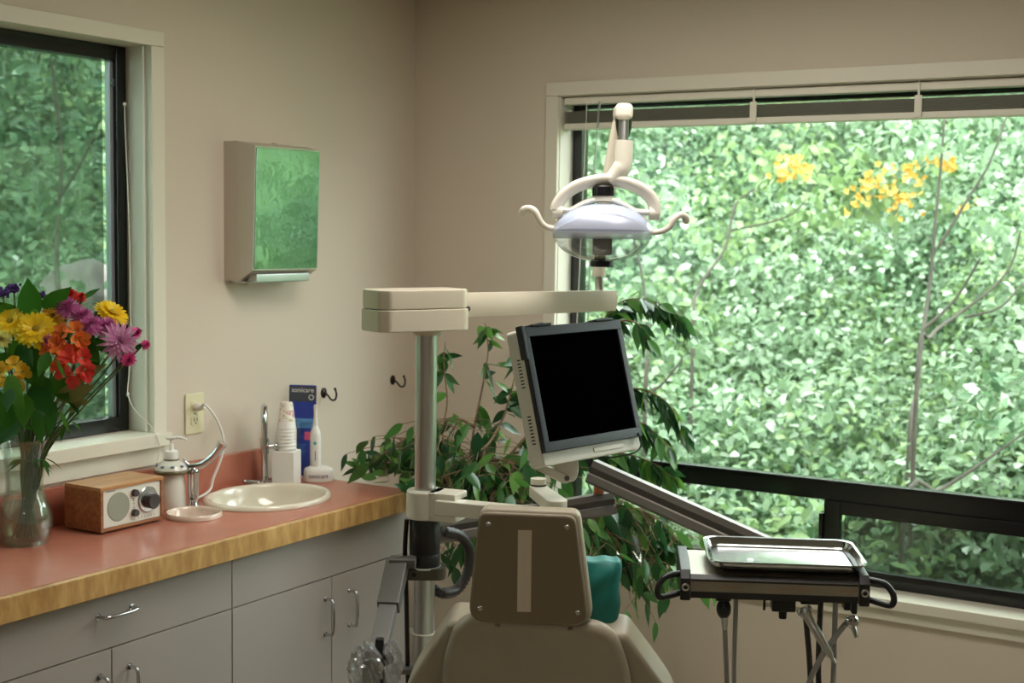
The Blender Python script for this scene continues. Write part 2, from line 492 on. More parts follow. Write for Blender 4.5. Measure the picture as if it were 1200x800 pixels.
b.bx((-.13, y1 - .038, fz0), (-.085, y1 - .003, z1 - .003), .003); b.bx((-.13, y0 + .003, fz0), (-.085, y0 + .04, z1 - .003), .003)
b.bx((-.13, y0 + .04, z1 - .045), (-.085, y1 - .038, z1 - .003), .003); b.bx((-.13, y0 + .04, fz0), (-.085, y1 - .038, fz0 + .042), .003)
b.build('frame', K['blackal'], w1)
MB().bx((-.118, y1 - .052, fz0 + .042), (-.098, y1 - .038, z1 - .045), .002).build('sash_channel', mat('grey_channel', (150, 156, 160), .35, .5), w1)
MB().bx((-.11, y0 + .04, fz0 + .042), (-.106, y1 - .052, z1 - .045)).build('pane', K['glass'], w1, smooth=False)
MB().bx((-.1285, y0 + .04, fz0 + .042), (-.1275, y1 - .052, z1 - .045)).build('insect_screen', K['screen_hazy'], w1, smooth=False)
MB().bx((-.09, y1 - .058, 2.06), (-.075, y1 - .05, 2.08), .002).build('latch', K['blackal'], w1)

# ---- window_2, the wide one on the back wall
w2 = bpy.data.objects.new('window_2', None); COL.objects.link(w2); w2.location = (1.9, 0, .6); struct(w2)
x0, x1, z0, z1 = W2
b = MB()
b.bx((x0 - .044, -.016, z1 - .002), (x1 + .044, 0, z1 + .043), .003); b.bx((x0 - .044, -.0155, z0 - .02), (x0 + .002, 0, z1 - .002), .003)
b.bx((x1 - .002, -.0155, z0), (x1 + .044, 0, z1 - .002), .003); b.build('casing', K['trim'], w2)
b = MB(); b.bx((x0, 0, z0), (x0 + .004, .13, z1)); b.bx((x1 - .004, 0, z0), (x1, .13, z1)); b.bx((x0, 0, z1 - .004), (x1, .13, z1)); b.build('jamb', K['jamb'], w2, smooth=False)
MB().bx((x0 - .03, -.03, z0 - .026), (x1 + .06, .13, z0 + .006), .004).build('sill', K['trim'], w2)
MB().bx((x0 - .03, -.014, z0 - .064), (x1 + .04, 0, z0 - .026), .003).build('apron', K['trim'], w2)
b = MB(); FY0, FY1 = .085, .13; fz0 = z0 + .006
b.bx((x0 + .004, FY0, fz0), (x0 + .04, FY1, z1 - .004), .003); b.bx((x1 - .04, FY0, fz0), (x1 - .004, FY1, z1 - .004), .003)
b.bx((x0 + .04, FY0, z1 - .04), (x1 - .04, FY1, z1 - .004), .003); b.bx((x0 + .04, FY0, fz0), (x1 - .04, FY1, .662), .003)
b.bx((x0 + .04, FY0 - .006, .87), (x1 - .04, FY1, .928), .004)
b.bx((x0 + .04, FY0 - .012, .925), (x1 - .04, FY1 - .02, .934), .002)
b.build('frame', K['blackal'], w2)
sa = MB()       # sliding sash of the lower right light
sa.bx((1.503, FY0 - .018, .65), (1.553, FY0 + .012, .872), .003); sa.bx((1.553, FY0 - .018, .832), (x1 - .04, FY0 + .012, .872), .003)
sa.bx((1.553, FY0 - .018, .65), (x1 - .04, FY0 + .012, .672), .003); sa.bx((x1 - .09, FY0 - .018, .672), (x1 - .04, FY0 + .012, .832), .003)
sash = sa.build('sash', K['blackal'], w2)
MB().bx((1.492, FY0 - .03, .75), (1.505, FY0 - .005, .832), .003).build('sash_latch', K['blackal'], sash)
MB().bx((x0 + .04, .105, .928), (x1 - .04, .109, z1 - .04)).build('pane', K['glass'], w2, smooth=False)
MB().bx((x0 + .04, .112, .662), (1.56, .116, .87)).build('pane', K['glass'], w2, smooth=False)
MB().bx((1.553, .081, .672), (x1 - .09, .085, .832)).build('pane', K['glass'], w2, smooth=False)
MB().bx((1.55, .1275, .662), (x1 - .04, .1285, .87)).build('insect_screen', K['screen'], w2, smooth=False)

# ---- raised blind
bl = thing('window_blind', (1.9, .04, 2.0), 'white slatted blind pulled up at the top of the wide window', 'window blind')
MB().bx((x0 + .01, .012, 2.094), (x1 - .01, .05, 2.118), .003).build('headrail', K['blind'], bl)
sl = MB()
for i in range(9):
    z = 2.035 + i * .0043
    sl.bx((x0 + .014, .012, z), (x1 - .014, .06, z + .0022))
sl.build('slats', K['slat'], bl, smooth=False)
MB().bx((x0 + .012, .010, 2.014), (x1 - .012, .061, 2.033), .003).build('bottom_rail', K['blind'], bl)
for xx in (1.263, 1.762, 2.26, 2.9):
    c = MB(); c.bx((xx - .011, .005, 2.018), (xx + .011, .010, 2.08), .002); c.bx((xx - .003, .0085, 2.07), (xx + .003, .0115, 2.12)); c.build('cord_clip', K['blind'], bl)
c = MB()
c.tube(smoothpath([(.69, .0, 2.1), (.687, -.004, 1.9), (.668, .01, 1.55), (.655, .012, 1.2), (.652, .012, .9)]), .0016, 6)
c.build('lift_cord', K['cord'], bl)
c = MB(); c.tube([(.735, .004, 2.1), (.7275, .004, 2.0), (.72, .006, 1.9), (.705, .012, 1.55), (.70, .012, 1.1)], .0035, 8); c.build('tilt_wand', see_through('wand_plastic', (230, 235, 230), .1, 1, .4), bl)

# ---- cord hanging by the left window
c = MB()
pts = [atX(146, 122, -.02), atX(147, 160, -.015), atX(150, 230, -.01), atX(152, 300, -.01), atX(153, 400, -.02), atX(151, 440, -.02), atX(150, 462, -.01), atX(158, 480, .02), atX(172, 494, .03), atX(180, 503, .036), atX(187, 522, .04), atX(184, 541, .045)]
c.tube(smoothpath(pts, 5), .0013, 6)
c.ell(pts[0], (.005, .005, .005)); c.ell(pts[6], (.004, .004, .006)); c.build('lift_cord', K['cord'])
tag(bpy.data.objects['lift_cord.001' if 'lift_cord.001' in bpy.data.objects else 'lift_cord'], 'thin white cord hanging loose beside the left window frame', 'cord')
c = MB(); c.tube([(-.012, W1[1] - .01, 2.17), (-.012, W1[1] - .01, 1.105)], .003, 8)
tag(c.build('tilt_wand', K['cord']), 'straight slim white wand hanging in the left window recess', 'blind wand')

# ================================================================== CABINETS AND COUNTER
CX = .456           # cabinet face
CT = .90            # counter top height
YE = -.657          # end of the counter


def bar_handle(p, d, out, L=.1):
    """bow handle: p centre on the face, d along, out away from the face"""
    p, d, out = V(p), V(d), V(out); pts = []
    a, e = p - d * L / 2, p + d * L / 2
    pts = [a, a + out * .018, a + out * .028 + d * .008, p + out * .030, e + out * .028 - d * .008, e + out * .018, e]
    m_ = MB(); m_.tube(smoothpath(pts, 4), .0046, 10)
    m_.cyl(a - out * .0005, a + out * .003, .0075, n=14); m_.cyl(e - out * .0005, e + out * .003, .0075, n=14)
    return m_


def cabinet(name, ya, yb, label, fronts):
    t = thing(name, ((CX) / 2, (ya + yb) / 2, 0), label, 'cabinet', 'base cabinets along the left wall')
    b = MB(); b.bx((.003, ya + .001, .10), (CX - .019, yb - .001, .846)); b.build('body', K['lam'], t, smooth=False)
    MB().bx((.02, ya + .001, 0), (CX - .075, yb - .001, .10)).build('toe_kick', K['dark'], t, smooth=False)
    for nm, a0, a1, zz0, zz1, hd in fronts:
        o = MB().bx((CX - .0185, a0, zz0), (CX, a1, zz1), .0012).build(nm, K['lam'], t)
        if hd:
            kind, hy, hz = hd
            bar_handle((CX, hy, hz), (0, 1, 0) if kind == 'h' else (0, 0, 1), (1, 0, 0)).build('handle', K['chrome'], o)
    return t


g = .0016
cabinet('base_cabinet', -2.62, -1.4065, 'grey laminate cabinet under the flower vase with one drawer above two doors',
        [('drawer', -2.40 + g, -1.4065 - g, .709, .842, ('h', -1.794, .790)),
         ('door', -2.40 + g, -1.804 - g, .104, .706, ('v', -1.842, .60)), ('door', -1.804 + g, -1.4065 - g, .104, .706, ('v', -1.752, .60)),
         ('filler_panel', -2.62 + g, -2.40 - g, .104, .842, None)])
cabinet('base_cabinet', -1.4065, -.64, 'grey laminate sink cabinet with a plain panel above two doors',
        [('false_drawer_front', -1.4065 + g, -.64 - g, .709, .842, None),
         ('door', -1.4065 + g, -1.007 - g, .104, .706, ('v', -1.037, .60)), ('door', -1.007 + g, -.64 - g, .104, .706, ('v', -.930, .60))])

ct = thing('countertop', (.24, -1.6, .846), 'salmon pink laminate countertop with a pale wood front edge', 'countertop')
SKC, SKA, SKB = (.221, -1.008), .168, .198      # main basin: centre, half depth, half length
RBC, RBR = (.222, -1.305), .0755                # small rinse basin


def plate_with_holes(mb, rect, z0, z1, holes, n=48):
    """slab with elliptic holes (x0,x1,y0,y1); built of one strip of cells per hole"""
    X0, X1, Y0, Y1 = rect; cuts = [Y0]
    for cx, cy, a, bb in sorted(holes, key=lambda h: h[1]): cuts += [cy - bb - .012, cy + bb + .012]
    cuts.append(Y1)
    for i in range(0, len(cuts) - 1):
        a0, a1 = cuts[i], cuts[i + 1]
        h = [q for q in holes if a0 < q[1] < a1] if i % 2 else []
        if not h: mb.bx((X0, a0, z0), (X1, a1, z1)); continue
        cx, cy, a, bb = h[0]; outer, inner = [], []
        for k in range(n):
            q = 2 * PI * k / n; dx, dy = math.cos(q), math.sin(q)
            tx = ((X1 - cx) / dx if dx > 1e-9 else (X0 - cx) / dx if dx < -1e-9 else 1e9); ty = ((a1 - cy) / dy if dy > 1e-9 else (a0 - cy) / dy if dy < -1e-9 else 1e9)
            t = min(tx, ty); outer.append((cx + dx * t, cy + dy * t)); inner.append((cx + a * dx, cy + bb * dy))
        for crn in ((X0, a0), (X0, a1), (X1, a0), (X1, a1)):
            j = min(range(n), key=lambda k: (outer[k][0] - crn[0]) ** 2 + (outer[k][1] - crn[1]) ** 2); outer[j] = crn
        vs = [(x, y, z) for z in (z0, z1) for ring in (outer, inner) for x, y in ring]; fs = []
        for k in range(n):
            k2 = (k + 1) % n
            fs += [(2 * n + k, 2 * n + k2, 3 * n + k2, 3 * n + k), (k, n + k, n + k2, k2), (n + k, 3 * n + k, 3 * n + k2, n + k2), (k, k2, 2 * n + k2, 2 * n + k)]
        mb.add(vs, fs)


b = MB(); plate_with_holes(b, (.002, .470, -2.64, YE), .8465, CT, [(SKC[0], SKC[1], SKA * .94, SKB * .94), (RBC[0], RBC[1], RBR * .94, RBR * .94)])
b.build('worktop', K['salmon'], ct, smooth=False)
b = MB(); b.bx((.470, -2.64, .844), (.490, YE + .002, CT - .0002), .003); b.build('edge_band', K['maple'], ct)
MB().bx((.001, -2.64, CT), (.02, -.80, CT + .101), .002).build('backsplash', K['salmon'], ct)


def basin(name, cx, cy, a, bb, depth, material, label, cat):
    t = thing(name, (cx, cy, CT), label, cat)
    prof = [(.90, -.002), (1.0, .001), (1.0, .006), (.985, .012), (.95, .0145), (.91, .013), (.885, .006), (.86, -.012), (.80, -depth * .55), (.62, -depth * .92), (.3, -depth), (.09, -depth - .004)]
    MB().lathe([(r, h) for r, h in prof], (cx, cy, CT), (V((a, 0, 0)), V((0, bb, 0)), UZ), 64).build('bowl', material, t, ang=60)
    MB().lathe([(0, -depth - .002), (.018, -depth - .002), (.021, -depth - .0005), (.021, -depth - .008)], (cx, cy, CT), None, 24).build('drain', K['chrome'], t)
    return t


basin('sink', SKC[0], SKC[1], SKA, SKB, .075, K['porcelain'], 'large oval white basin set into the pink counter', 'sink')
basin('rinse_basin', RBC[0], RBC[1], RBR, RBR, .03, K['pinkrim'], 'small round basin set into the counter before the soap bottle', 'basin')

# ---- tall gooseneck tap behind the sink
fx, fy = .075, -.862
t = thing('gooseneck_faucet', (fx, fy, CT), 'tall chrome gooseneck tap behind the large oval basin', 'faucet')
b = MB(); b.lathe([(0, .0), (.026, 0), (.026, .006), (.02, .014), (.012, .018), (.011, .03), (0, .03)], (fx, fy, CT), None, 24); b.build('base', K['chrome'], t)
fd = V((.66, -.75, 0)).normalized()
pts = [V((fx, fy, CT + .02)), V((fx, fy, CT + .12)), V((fx, fy, CT + .19)), V((fx, fy, CT + .225)) + fd * .008, V((fx, fy, CT + .245)) + fd * .035, V((fx, fy, CT + .245)) + fd * .075, V((fx, fy, CT + .225)) + fd * .1, V((fx, fy, CT + .205)) + fd * .105]
b = MB(); b.tube(smoothpath(pts, 6), .0095, 14); b.build('spout', K['chrome'], t)
b = MB(); b.cyl(V((fx, fy, CT + .1)), V((fx, fy, CT + .145)), .0135, n=20); q = V((fx, fy, CT + .122)); b.tube([q, q + fd * .012 + HR * .015, q + HR * .032], [.006, .006, .0085], 10); b.ell(q + HR * .034, (.011, .011, .011)); b.build('valve', K['chrome'], t)
b = MB(); a = V((fx - .005, fy - .012, CT + .008)); b.tube([a, a + V((-.02, -.03, .006)), a + V((-.024, -.05, .012))], [.009, .008, .006], 10); b.build('lever', K['chrome'], t)

# ---- small rinse tap with lever
tp = atZ(226.5, 595, CT)
t = thing('rinse_faucet', (tp.x, tp.y, CT), 'stubby chrome tap with a long slanted arm beside the soap bottle', 'faucet')
b = MB(); b.lathe([(0, 0), (.019, 0), (.019, .004), (.0135, .012), (.0125, .03), (.015, .034), (.015, .092), (.0165, .096), (.0165, .108), (.009, .118), (0, .12)], tp, None, 28); b.build('body', K['chrome'], t)
b = MB(); q = tp + V((0, 0, .108)); e1 = q + HR * .055 + UZ * .038; e2 = q + HR * .082 + UZ * .075
b.tube(smoothpath([q - HR * .012 + UZ * .006, q + HR * .02 + UZ * .012, e1, e2], 5), [.011, .011, .011, .011, .011, .0105, .0105, .0105, .0105, .0105, .0105, .011, .0115, .012, .0135, .0145], 12); b.build('spout', K['chrome'], t)
b = MB(); b.tube([q - HR * .004 + UZ * .006, q - HR * .022 + UZ * .022, q - HR * .026 + UZ * .03], [.006, .005, .0045], 10); b.build('lever', K['chrome'], t)
b = MB(); q2 = tp + HF * -.015 + UZ * .03; b.ell(q2, (.006, .006, .006)); b.build('button', K['greymet'], t)

# ---- outlet and white cord
py_, pz_ = -1.081, 1.138
t = thing('power_outlet', (0, py_, pz_), 'ivory duplex wall outlet above the backsplash', 'outlet')
AX = (V((0, 1, 0)), UZ, V((1, 0, 0)))
MB().prism(rrect(.073, .117, .005), (0, py_, pz_), AX, .006, .002).build('cover_plate', K['ivory'], t)
for dz in (.0205, -.0205):
    rc = MB().prism(rpoly([(-.017, -.010), (-.011, -.015), (.011, -.015), (.017, -.010), (.017, .010), (.011, .015), (-.011, .015), (-.017, .010)], .003), (.0055, py_, pz_ + dz), AX, .0025, .0006).build('receptacle', K['ivory'], t)
    s_ = MB()
    for dy in (-.0065, .0065): s_.box((.0082, py_ + dy, pz_ + dz + .003), (.0008, .0022, .008))
    s_.cyl((.0079, py_, pz_ + dz - .007), (.0086, py_, pz_ + dz - .007), .0025, n=12)
    s_.build('slots', K['slot'], rc, smooth=False)
MB().cyl((.0055, py_, pz_), (.0075, py_, pz_), .003, n=12).build('screw', K['screw'], t)
pc = V((.009, py_, pz_ + .02))
t = thing('power_lead', (pc.x, pc.y, pc.z), 'white cord plugged into the ivory outlet and looping down to the counter', 'cord')
b = MB(); b.tube([pc, pc + V((.012, 0, 0)), pc + V((.022, 0, 0)), pc + V((.032, .004, .001))], [.011, .012, .009, .005], 16); b.build('plug', K['whitepl'], t)
wp = [pc + V((.022, .0, 0)), atX(240, 474, .055), atX(250, 485, .06), atX(258, 500, .065), atX(262, 515, .07), atX(261, 530, .07), atX(256, 545, .065), atX(250, 560, .06), atX(245, 575, .06), V((.08, -1.165, CT + .004))]
b = MB(); b.tube(smoothpath(wp, 6), .0038, 10); b.build('cable', K['whitepl'], t)

# ---- soap bottle
sp = V((.095, -1.262, CT))
t = thing('soap_dispenser', sp, 'white ceramic soap bottle with a flared shoulder and pump top', 'soap dispenser')
b = MB(); b.lathe([(0, .001), (.039, .001), (.0405, .006), (.0395, .03), (.0375, .06), (.034, .088), (.033, .096)], sp, None, 40)
for k in range(4): pass
b.build('bottle', K['ceramic'], t, ang=50)
MB().lathe([(.033, .0955), (.0445, .0985), (.0495, .104), (.0485, .109), (.046, .111)], sp, None, 40).build('olive_band', K['olive'], t, ang=60)
b = MB(); b.lathe([(.0465, .110), (.044, .116), (.037, .125), (.027, .132), (.0205, .135)], sp, None, 40); b.cur = 1
for k in range(9):
    q = 2 * PI * k / 9; c_ = sp + V((math.cos(q) * .040, math.sin(q) * .040, .1215)); b.ell(c_, (.006, .006, .0035), None, 10, 6)
b.build('shoulder', [K['ceramic'], K['blueglaze']], t, ang=60)
MB().lathe([(.0205, .1345), (.0215, .137), (.0205, .1395)], sp, None, 30).build('neck_ring', K['olive'], t)
b = MB(); b.lathe([(0, .139), (.0195, .139), (.0195, .157), (.016, .162), (.007, .163), (.006, .18), (.0042, .182), (.0042, .196), (0, .196)], sp, None, 24)
pz = sp + UZ * .196; b.box(pz, (.026, .014, .009), (HR, HF, UZ), .003); b.tube(smoothpath([pz, pz + HR * .018 + UZ * .002, pz + HR * .034, pz + HR * .044 - UZ * .005], 4), [.0045] * 8 + [.003] * 5, 10)
b.build('pump', K['whitepl'], t)

# ---- table radio
r1, r2 = V((.1965, -1.604, CT)), V((.1965, -1.391, CT))
t = thing('table_radio', (.13, -1.4975, CT), 'small wood cased table radio with a cream face by the window', 'radio')
rd, rh, rw = .135, .114, .213; rx1 = .1985; ry0, ry1 = -1.604, -1.391
b = MB(); zt = CT + .006
b.bx((rx1 - rd, ry0, zt), (rx1, ry0 + .009, zt + rh - .009), .001); b.bx((rx1 - rd, ry1 - .009, zt), (rx1, ry1, zt + rh - .009), .001); b.bx((rx1 - rd, ry0 + .009, zt), (rx1, ry1 - .009, zt + .009), .001)
b.bx((rx1 - rd, ry0 + .009, zt + .009), (rx1 - rd + .008, ry1 - .009, zt + rh - .009))
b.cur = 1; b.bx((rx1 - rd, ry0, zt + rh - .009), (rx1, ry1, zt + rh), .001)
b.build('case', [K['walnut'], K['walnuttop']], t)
for dy in (.02, -.02):
    for xx in (rx1 - .02, rx1 - rd + .02): MB().cyl((xx, (ry0 if dy > 0 else ry1) + dy, CT), (xx, (ry0 if dy > 0 else ry1) + dy, zt), .007, n=14).build('foot', K['blackpl'], t)
fxx = rx1 - .004
fp = MB().bx((fxx - .004, ry0 + .009, zt + .009), (fxx, ry1 - .009, zt + rh - .009), .0006).build('faceplate', K['face'], t)
FX = (V((0, 1, 0)), UZ, V((1, 0, 0)))
cy0, cz0 = ry0 + .061, zt + rh / 2
MB().lathe([(0, .0012), (.036, .0016), (.0375, .0004), (.0375, -.001)], (fxx, cy0, cz0), FX, 40).build('speaker_grille', K['grille'], t)
for dz in (.028, -.024):
    kb = MB(); kb.lathe([(0, .012), (.0085, .012), (.0095, .010), (.0095, 0)], (fxx, ry0 + .113, cz0 + dz), FX, 20); kb.build('knob', K['knob'], t)
dl = MB().lathe([(.0, .004), (.0315, .004), (.034, .002), (.034, 0)], (fxx, ry0 + .160, cz0 + .004), FX, 40).build('tuning_dial', K['silver'], t)
MB().lathe([(0, .022), (.0185, .022), (.0205, .0195), (.0205, .004)], (fxx, ry0 + .165, cz0), FX, 32).build('tuning_knob', K['knob'], dl)
tk = MB()
for k in range(5): tk.box((fxx + .0003, ry0 + .113, cz0 + .013 - k * .006), (.0006, .007 - (k % 2) * .003, .0013))
for k in range(6): tk.box((fxx + .0003, ry0 + .128 + k * .011, cz0 - .040), (.0006, .002, .003))
tk.box((fxx + .0003, ry0 + .036, cz0 + .043), (.0006, .03, .0018))
tk.build('dial_lettering', K['greyink'], fp, smooth=False)

# ---- cup dispenser, cups
bx_ = V((.123, -.842, CT)) + HF * .03 + HR * .012; ang = YAW - .17
ca, sa_ = V((math.cos(ang), math.sin(ang), 0)), V((-math.sin(ang), math.cos(ang), 0))
t = thing('cup_dispenser', bx_, 'plain white square box behind the oval basin with paper cups stacked on it', 'cup holder')
b = MB(); b.box(bx_ + UZ * .053, (.070, .070, .106), (ca, sa_, UZ), .003); b.build('box', K['whitepl'], t)
MB().lathe([(.031, .106), (.0315, .110), (.0295, .110), (.0295, .1062)], bx_, None, 32).build('cup_ring', K['whitepl'], t)


def cup_mesh(mb, c, r0, r1, h):   # upside-down cup: rim below
    mb.lathe([(r0 - .001, .001), (r0, 0), (r0 + .0012, .0012), (r0, .0026), (r1, h - .002), (r1 - .001, h), (r1 - .003, h - .0005), (0, h - .001)], c, None, 32)


names = ['lowest', 'second', 'third', 'fourth', 'fifth', 'sixth', 'seventh']
proto = None
for i, w in enumerate(names):
    loc = bx_ + UZ * (.1105 + i * .0105)
    lab = w + ' white paper cup' + (' counted from the bottom' if i else '') + ' in the stack on the square box'
    if proto is None:
        b = MB(); cup_mesh(b, loc, .0285, .0225, .05)
        proto = b.build('paper_cup', K['paper']); me = proto.data
        for v in me.vertices: v.co -= loc
        proto.location = loc; o = proto
    else:
        o = proto.copy(); COL.objects.link(o); o.location = loc
    tag(o, lab, 'cup', 'paper cups stacked on the square box')
fl = NT('floral_cup'); f = fl.noise(55, 2); fl.l.new(fl.ramp(f, [(.36, (200, 150, 140)), (.45, (236, 228, 214)), (.6, (238, 232, 222)), (.68, (196, 186, 140))]), fl.b.inputs['Base Color']); fl.b.inputs['Roughness'].default_value = .5
loc = bx_ + UZ * (.1105 + 7 * .0105 + .013)
b = MB(); cup_mesh(b, loc, .0255, .0185, .056); o = b.build('paper_cup', fl.m); tag(o, 'flower patterned paper cup upside down on top of the white stack', 'cup', 'paper cups stacked on the square box')
for v in o.data.vertices: v.co -= loc
o.location = loc

# ---- boxed item and blister pack behind, electric toothbrush
cb = V((.045, -.742, CT))
b = MB(); b.box(cb + UZ * .0925, (.026, .02, .185), (HR, HF, UZ), .002)
tag(b.build('carton', K['ivory']), 'slim cream carton standing upright behind the paper cups', 'box')
bp = V((.075, -.665, CT)) - HR * .017; tl = (V((0, 0, 1)) * math.cos(.1) - HF * -math.sin(.1)).normalized()
hx = (HR * math.cos(.12) - HF * math.sin(.12)).normalized(); nx = hx.cross(tl).normalized()   # nx faces the camera? fix sign
if nx.dot(-HF) < 0: nx = -nx
tag(t := thing('toothbrush_pack', bp, 'tall blue carded toothbrush refill pack with a dark header', 'package'), t['label'], 'package')
pw, ph = .088, .285
b = MB(); b.prism(rrect(pw, ph, .004), bp + tl * (ph / 2 + .002), (hx, tl, nx), .0012); b.build('card', K['blue'], t, smooth=False)
cc = bp + nx * .0012
b = MB(); b.prism(rrect(pw - .002, .048, .003), cc + tl * (ph - .026), (hx, tl, nx), .0006); hdr = b.build('header', K['navycard'], t, smooth=False)
b = MB(); b.prism(rrect(pw - .004, .03, .002), cc + tl * (ph - .118), (hx, tl, nx), .0006); b.build('band', K['bluelt'], t, smooth=False)
b = MB(); b.prism(rrect(.024, .026, .002), cc + tl * (ph - .158) + hx * .02, (hx, tl, nx), .0006); b.build('sticker', K['pinkdot'], t, smooth=False)
lettering('sonicare', .0215, lambda c: cc + nx * (.0008 + c.z) + tl * (ph - .014 + c.y) + hx * c.x, 'lettering', K['whiteink'], t)
b = MB(); b.lathe([(.0062, .0002), (.0085, .0002), (.0085, .0012), (.0062, .0012), (.0062, .0002)], cc + nx * .0006 + tl * (ph - .036) + hx * .028, (hx, tl, nx), 28); b.build('ring_emblem', K['whiteink'], t, smooth=False)
b = MB()
for k in range(4): b.box(cc + nx * .0004 + tl * (ph - .112 - k * .0045 - .0035) + hx * (.012 - .004 * (k % 2)), (.046 - .008 * (k % 3), .0022, .0004), (hx, tl, nx))
for k in range(6): b.box(cc + nx * .0004 + tl * (ph - .185 - k * .006) + hx * (-.002), (.03 - .006 * (k % 3), .002, .0004), (hx, tl, nx))
b.build('card_lettering', K['bluelt'], t, smooth=False)
b = MB(); b.prism(rpoly([(-.024, -.1), (.0, -.1), (.004, .05), (-.006, .075), (-.020, .05)], .008), cc + tl * .108 + hx * -.008, (hx, tl, nx), .012, .004); b.build('clear_blister', K['clear'], t)
b = MB(); b.tube([cc + nx * .006 + tl * .03 + hx * -.02, cc + nx * .006 + tl * .1 + hx * -.02, cc + nx * .006 + tl * .15 + hx * -.019], [.005, .0045, .003], 10); b.build('brush_head', K['whitepl'], t)

sb = V((.162, -.694, CT)) - HR * .012; FN = -HF
t = thing('toothbrush_charger', sb, 'white round charger base with grey lettering beside the cup box', 'charger')
b = MB(); b.lathe([(0, .001), (.046, .001), (.047, .004), (.0455, .034), (.041, .040), (.026, .046), (.022, .044), (0, .044)], sb, (HR, HF, UZ), 48, (1.0, .78)); b.build('base', K['whitepl'], t, ang=50)
def onbase(c):
    q = c.x / .0475 + .1; rr = .0463 + c.z - (.0455 - .047) * 0
    return sb + HR * (rr * math.sin(q)) - HF * (rr * .78 * math.cos(q)) + UZ * (.0195 + c.y) + (-HF) * .0006
lettering('sonicare', .0195, onbase, 'lettering', K['greyink'], t, .0005)
tbp = sb + UZ * .044 + HR * -.010
t = thing('electric_toothbrush', tbp, 'white electric toothbrush standing upright on its charger', 'toothbrush')
b = MB(); b.lathe([(0, 0), (.0155, 0), (.0165, .004), (.0168, .05), (.0165, .09), (.0155, .105), (.012, .116), (.008, .124), (0, .125)], tbp, None, 28); b.build('handle', K['whitepl'], t, ang=50)
b = MB(); b.lathe([(.0085, .122), (.007, .135), (.0055, .15), (.005, .175), (.004, .178), (0, .178)], tbp, None, 18); b.box(tbp + UZ * .182, (.011, .008, .022), (HR, HF, UZ), .003); b.build('brush_head', K['whitepl'], t)
MB().lathe([(0, .0012), (.0045, .0008), (.005, 0)], tbp + FN * .0167 + UZ * .075 + HR * .001, (HR, UZ, FN), 18).build('power_button', K['teal'], t)
MB().box(tbp + FN * .0168 + UZ * .036 + HR * .002, (.0025, .0008, .03), (HR, HF, UZ)).build('print_mark', K['greyink'], t)

# ---- hooks
for i, (yy, zz, lab) in enumerate(((-.495, 1.143, 'dark metal coat hook on the wall beside the blue pack'), (-.119, 1.153, 'dark metal coat hook near the room corner above the leaves'))):
    t = thing('wall_hook', (0, yy, zz), lab, 'hook', 'coat hooks on the left wall')
    MB().lathe([(0, .008), (.010, .0075), (.0165, .004), (.017, 0)], (0, yy, zz), (V((0, 1, 0)), UZ, V((1, 0, 0))), 28, (.8, 1)).build('plate', K['bronze'], t)
    c_ = V((0, yy, zz)); b = MB()
    b.tube(smoothpath([c_ + V((.005, 0, 0)), c_ + V((.018, 0, -.006)), c_ + V((.034, 0, -.020)), c_ + V((.050, 0, -.018)), c_ + V((.055, 0, .0)), c_ + V((.050, 0, .014))], 5), .0032, 10); b.ell(c_ + V((.049, 0, .016)), (.0045,) * 3)
    b.build('hook', K['bronze'], t)

# ---- paper towel dispenser
t = thing('paper_towel_dispenser', (0, -.80, 1.52), 'metal paper towel box with a mirror front on the wall', 'towel dispenser')
pl_x = lambda y, z: .106 + .012 +   .06 * (y + .80) + .03 * (z - 1.73)
yb0, yb1, yf0, yf1, zb0, zb1, zf0, zf1, dd = -.953, -.655, -.943, -.672, 1.52, 1.93, 1.553, 1.915, .106
b = MB()
vs = [(0, yb0, zb0), (0, yb1, zb0), (0, yb1, zb1), (0, yb0, zb1), (pl_x(yf0, zf0), yf0, zf0), (pl_x(yf1, zf0), yf1, zf0), (pl_x(yf1, zf1), yf1, zf1), (pl_x(yf0, zf1), yf0, zf1), (.055, yb0 + .003, zb0), (.055, yb1 - .003, zb0), (.055, yb1 - .002, zb1 - .001), (.055, yb0 + .002, zb1 - .001)]
fs = [(0, 1, 2, 3)[::-1], (4, 5, 6, 7), (0, 8, 11, 3), (8, 4, 7, 11), (1, 2, 10, 9), (9, 10, 6, 5), (3, 11, 10, 2), (11, 7, 6, 10), (0, 1, 9, 8), (8, 9, 5, 4)]
b.add(vs, fs); b.build('body', K['dispbody'], t, smooth=False)
pn = V((1, -.06, -.03)).normalized(); pu = (UZ - pn * pn.z).normalized(); pr_ = pu.cross(pn)
b = MB(); b.prism(rrect(yf1 - yf0 - .006, zf1 - zf0 - .006, .004), (pl_x((yf0 + yf1) / 2, (zf0 + zf1) / 2) - .001, (yf0 + yf1) / 2, (zf0 + zf1) / 2), (pr_, pu, pn), .004, .0015); b.build('front_panel', K['mirror'], t)
b = MB(); b.bx((.004, yb0 + .02, zb0 - .006), (.075, yb1 - .02, zb0), .001); b.bx((.06, yb0 + .03, zb0 - .003), (.102, yb1 - .03, zf0 - .012), .003); b.build('bottom_lip', K['steel'], t)
for yy in (yb0 + .02, -.80): MB().ell((.03 if yy < -.9 else .06, yy, zb1 - .001), (.009, .009, .004)).build('latch', K['dispbody'], t)

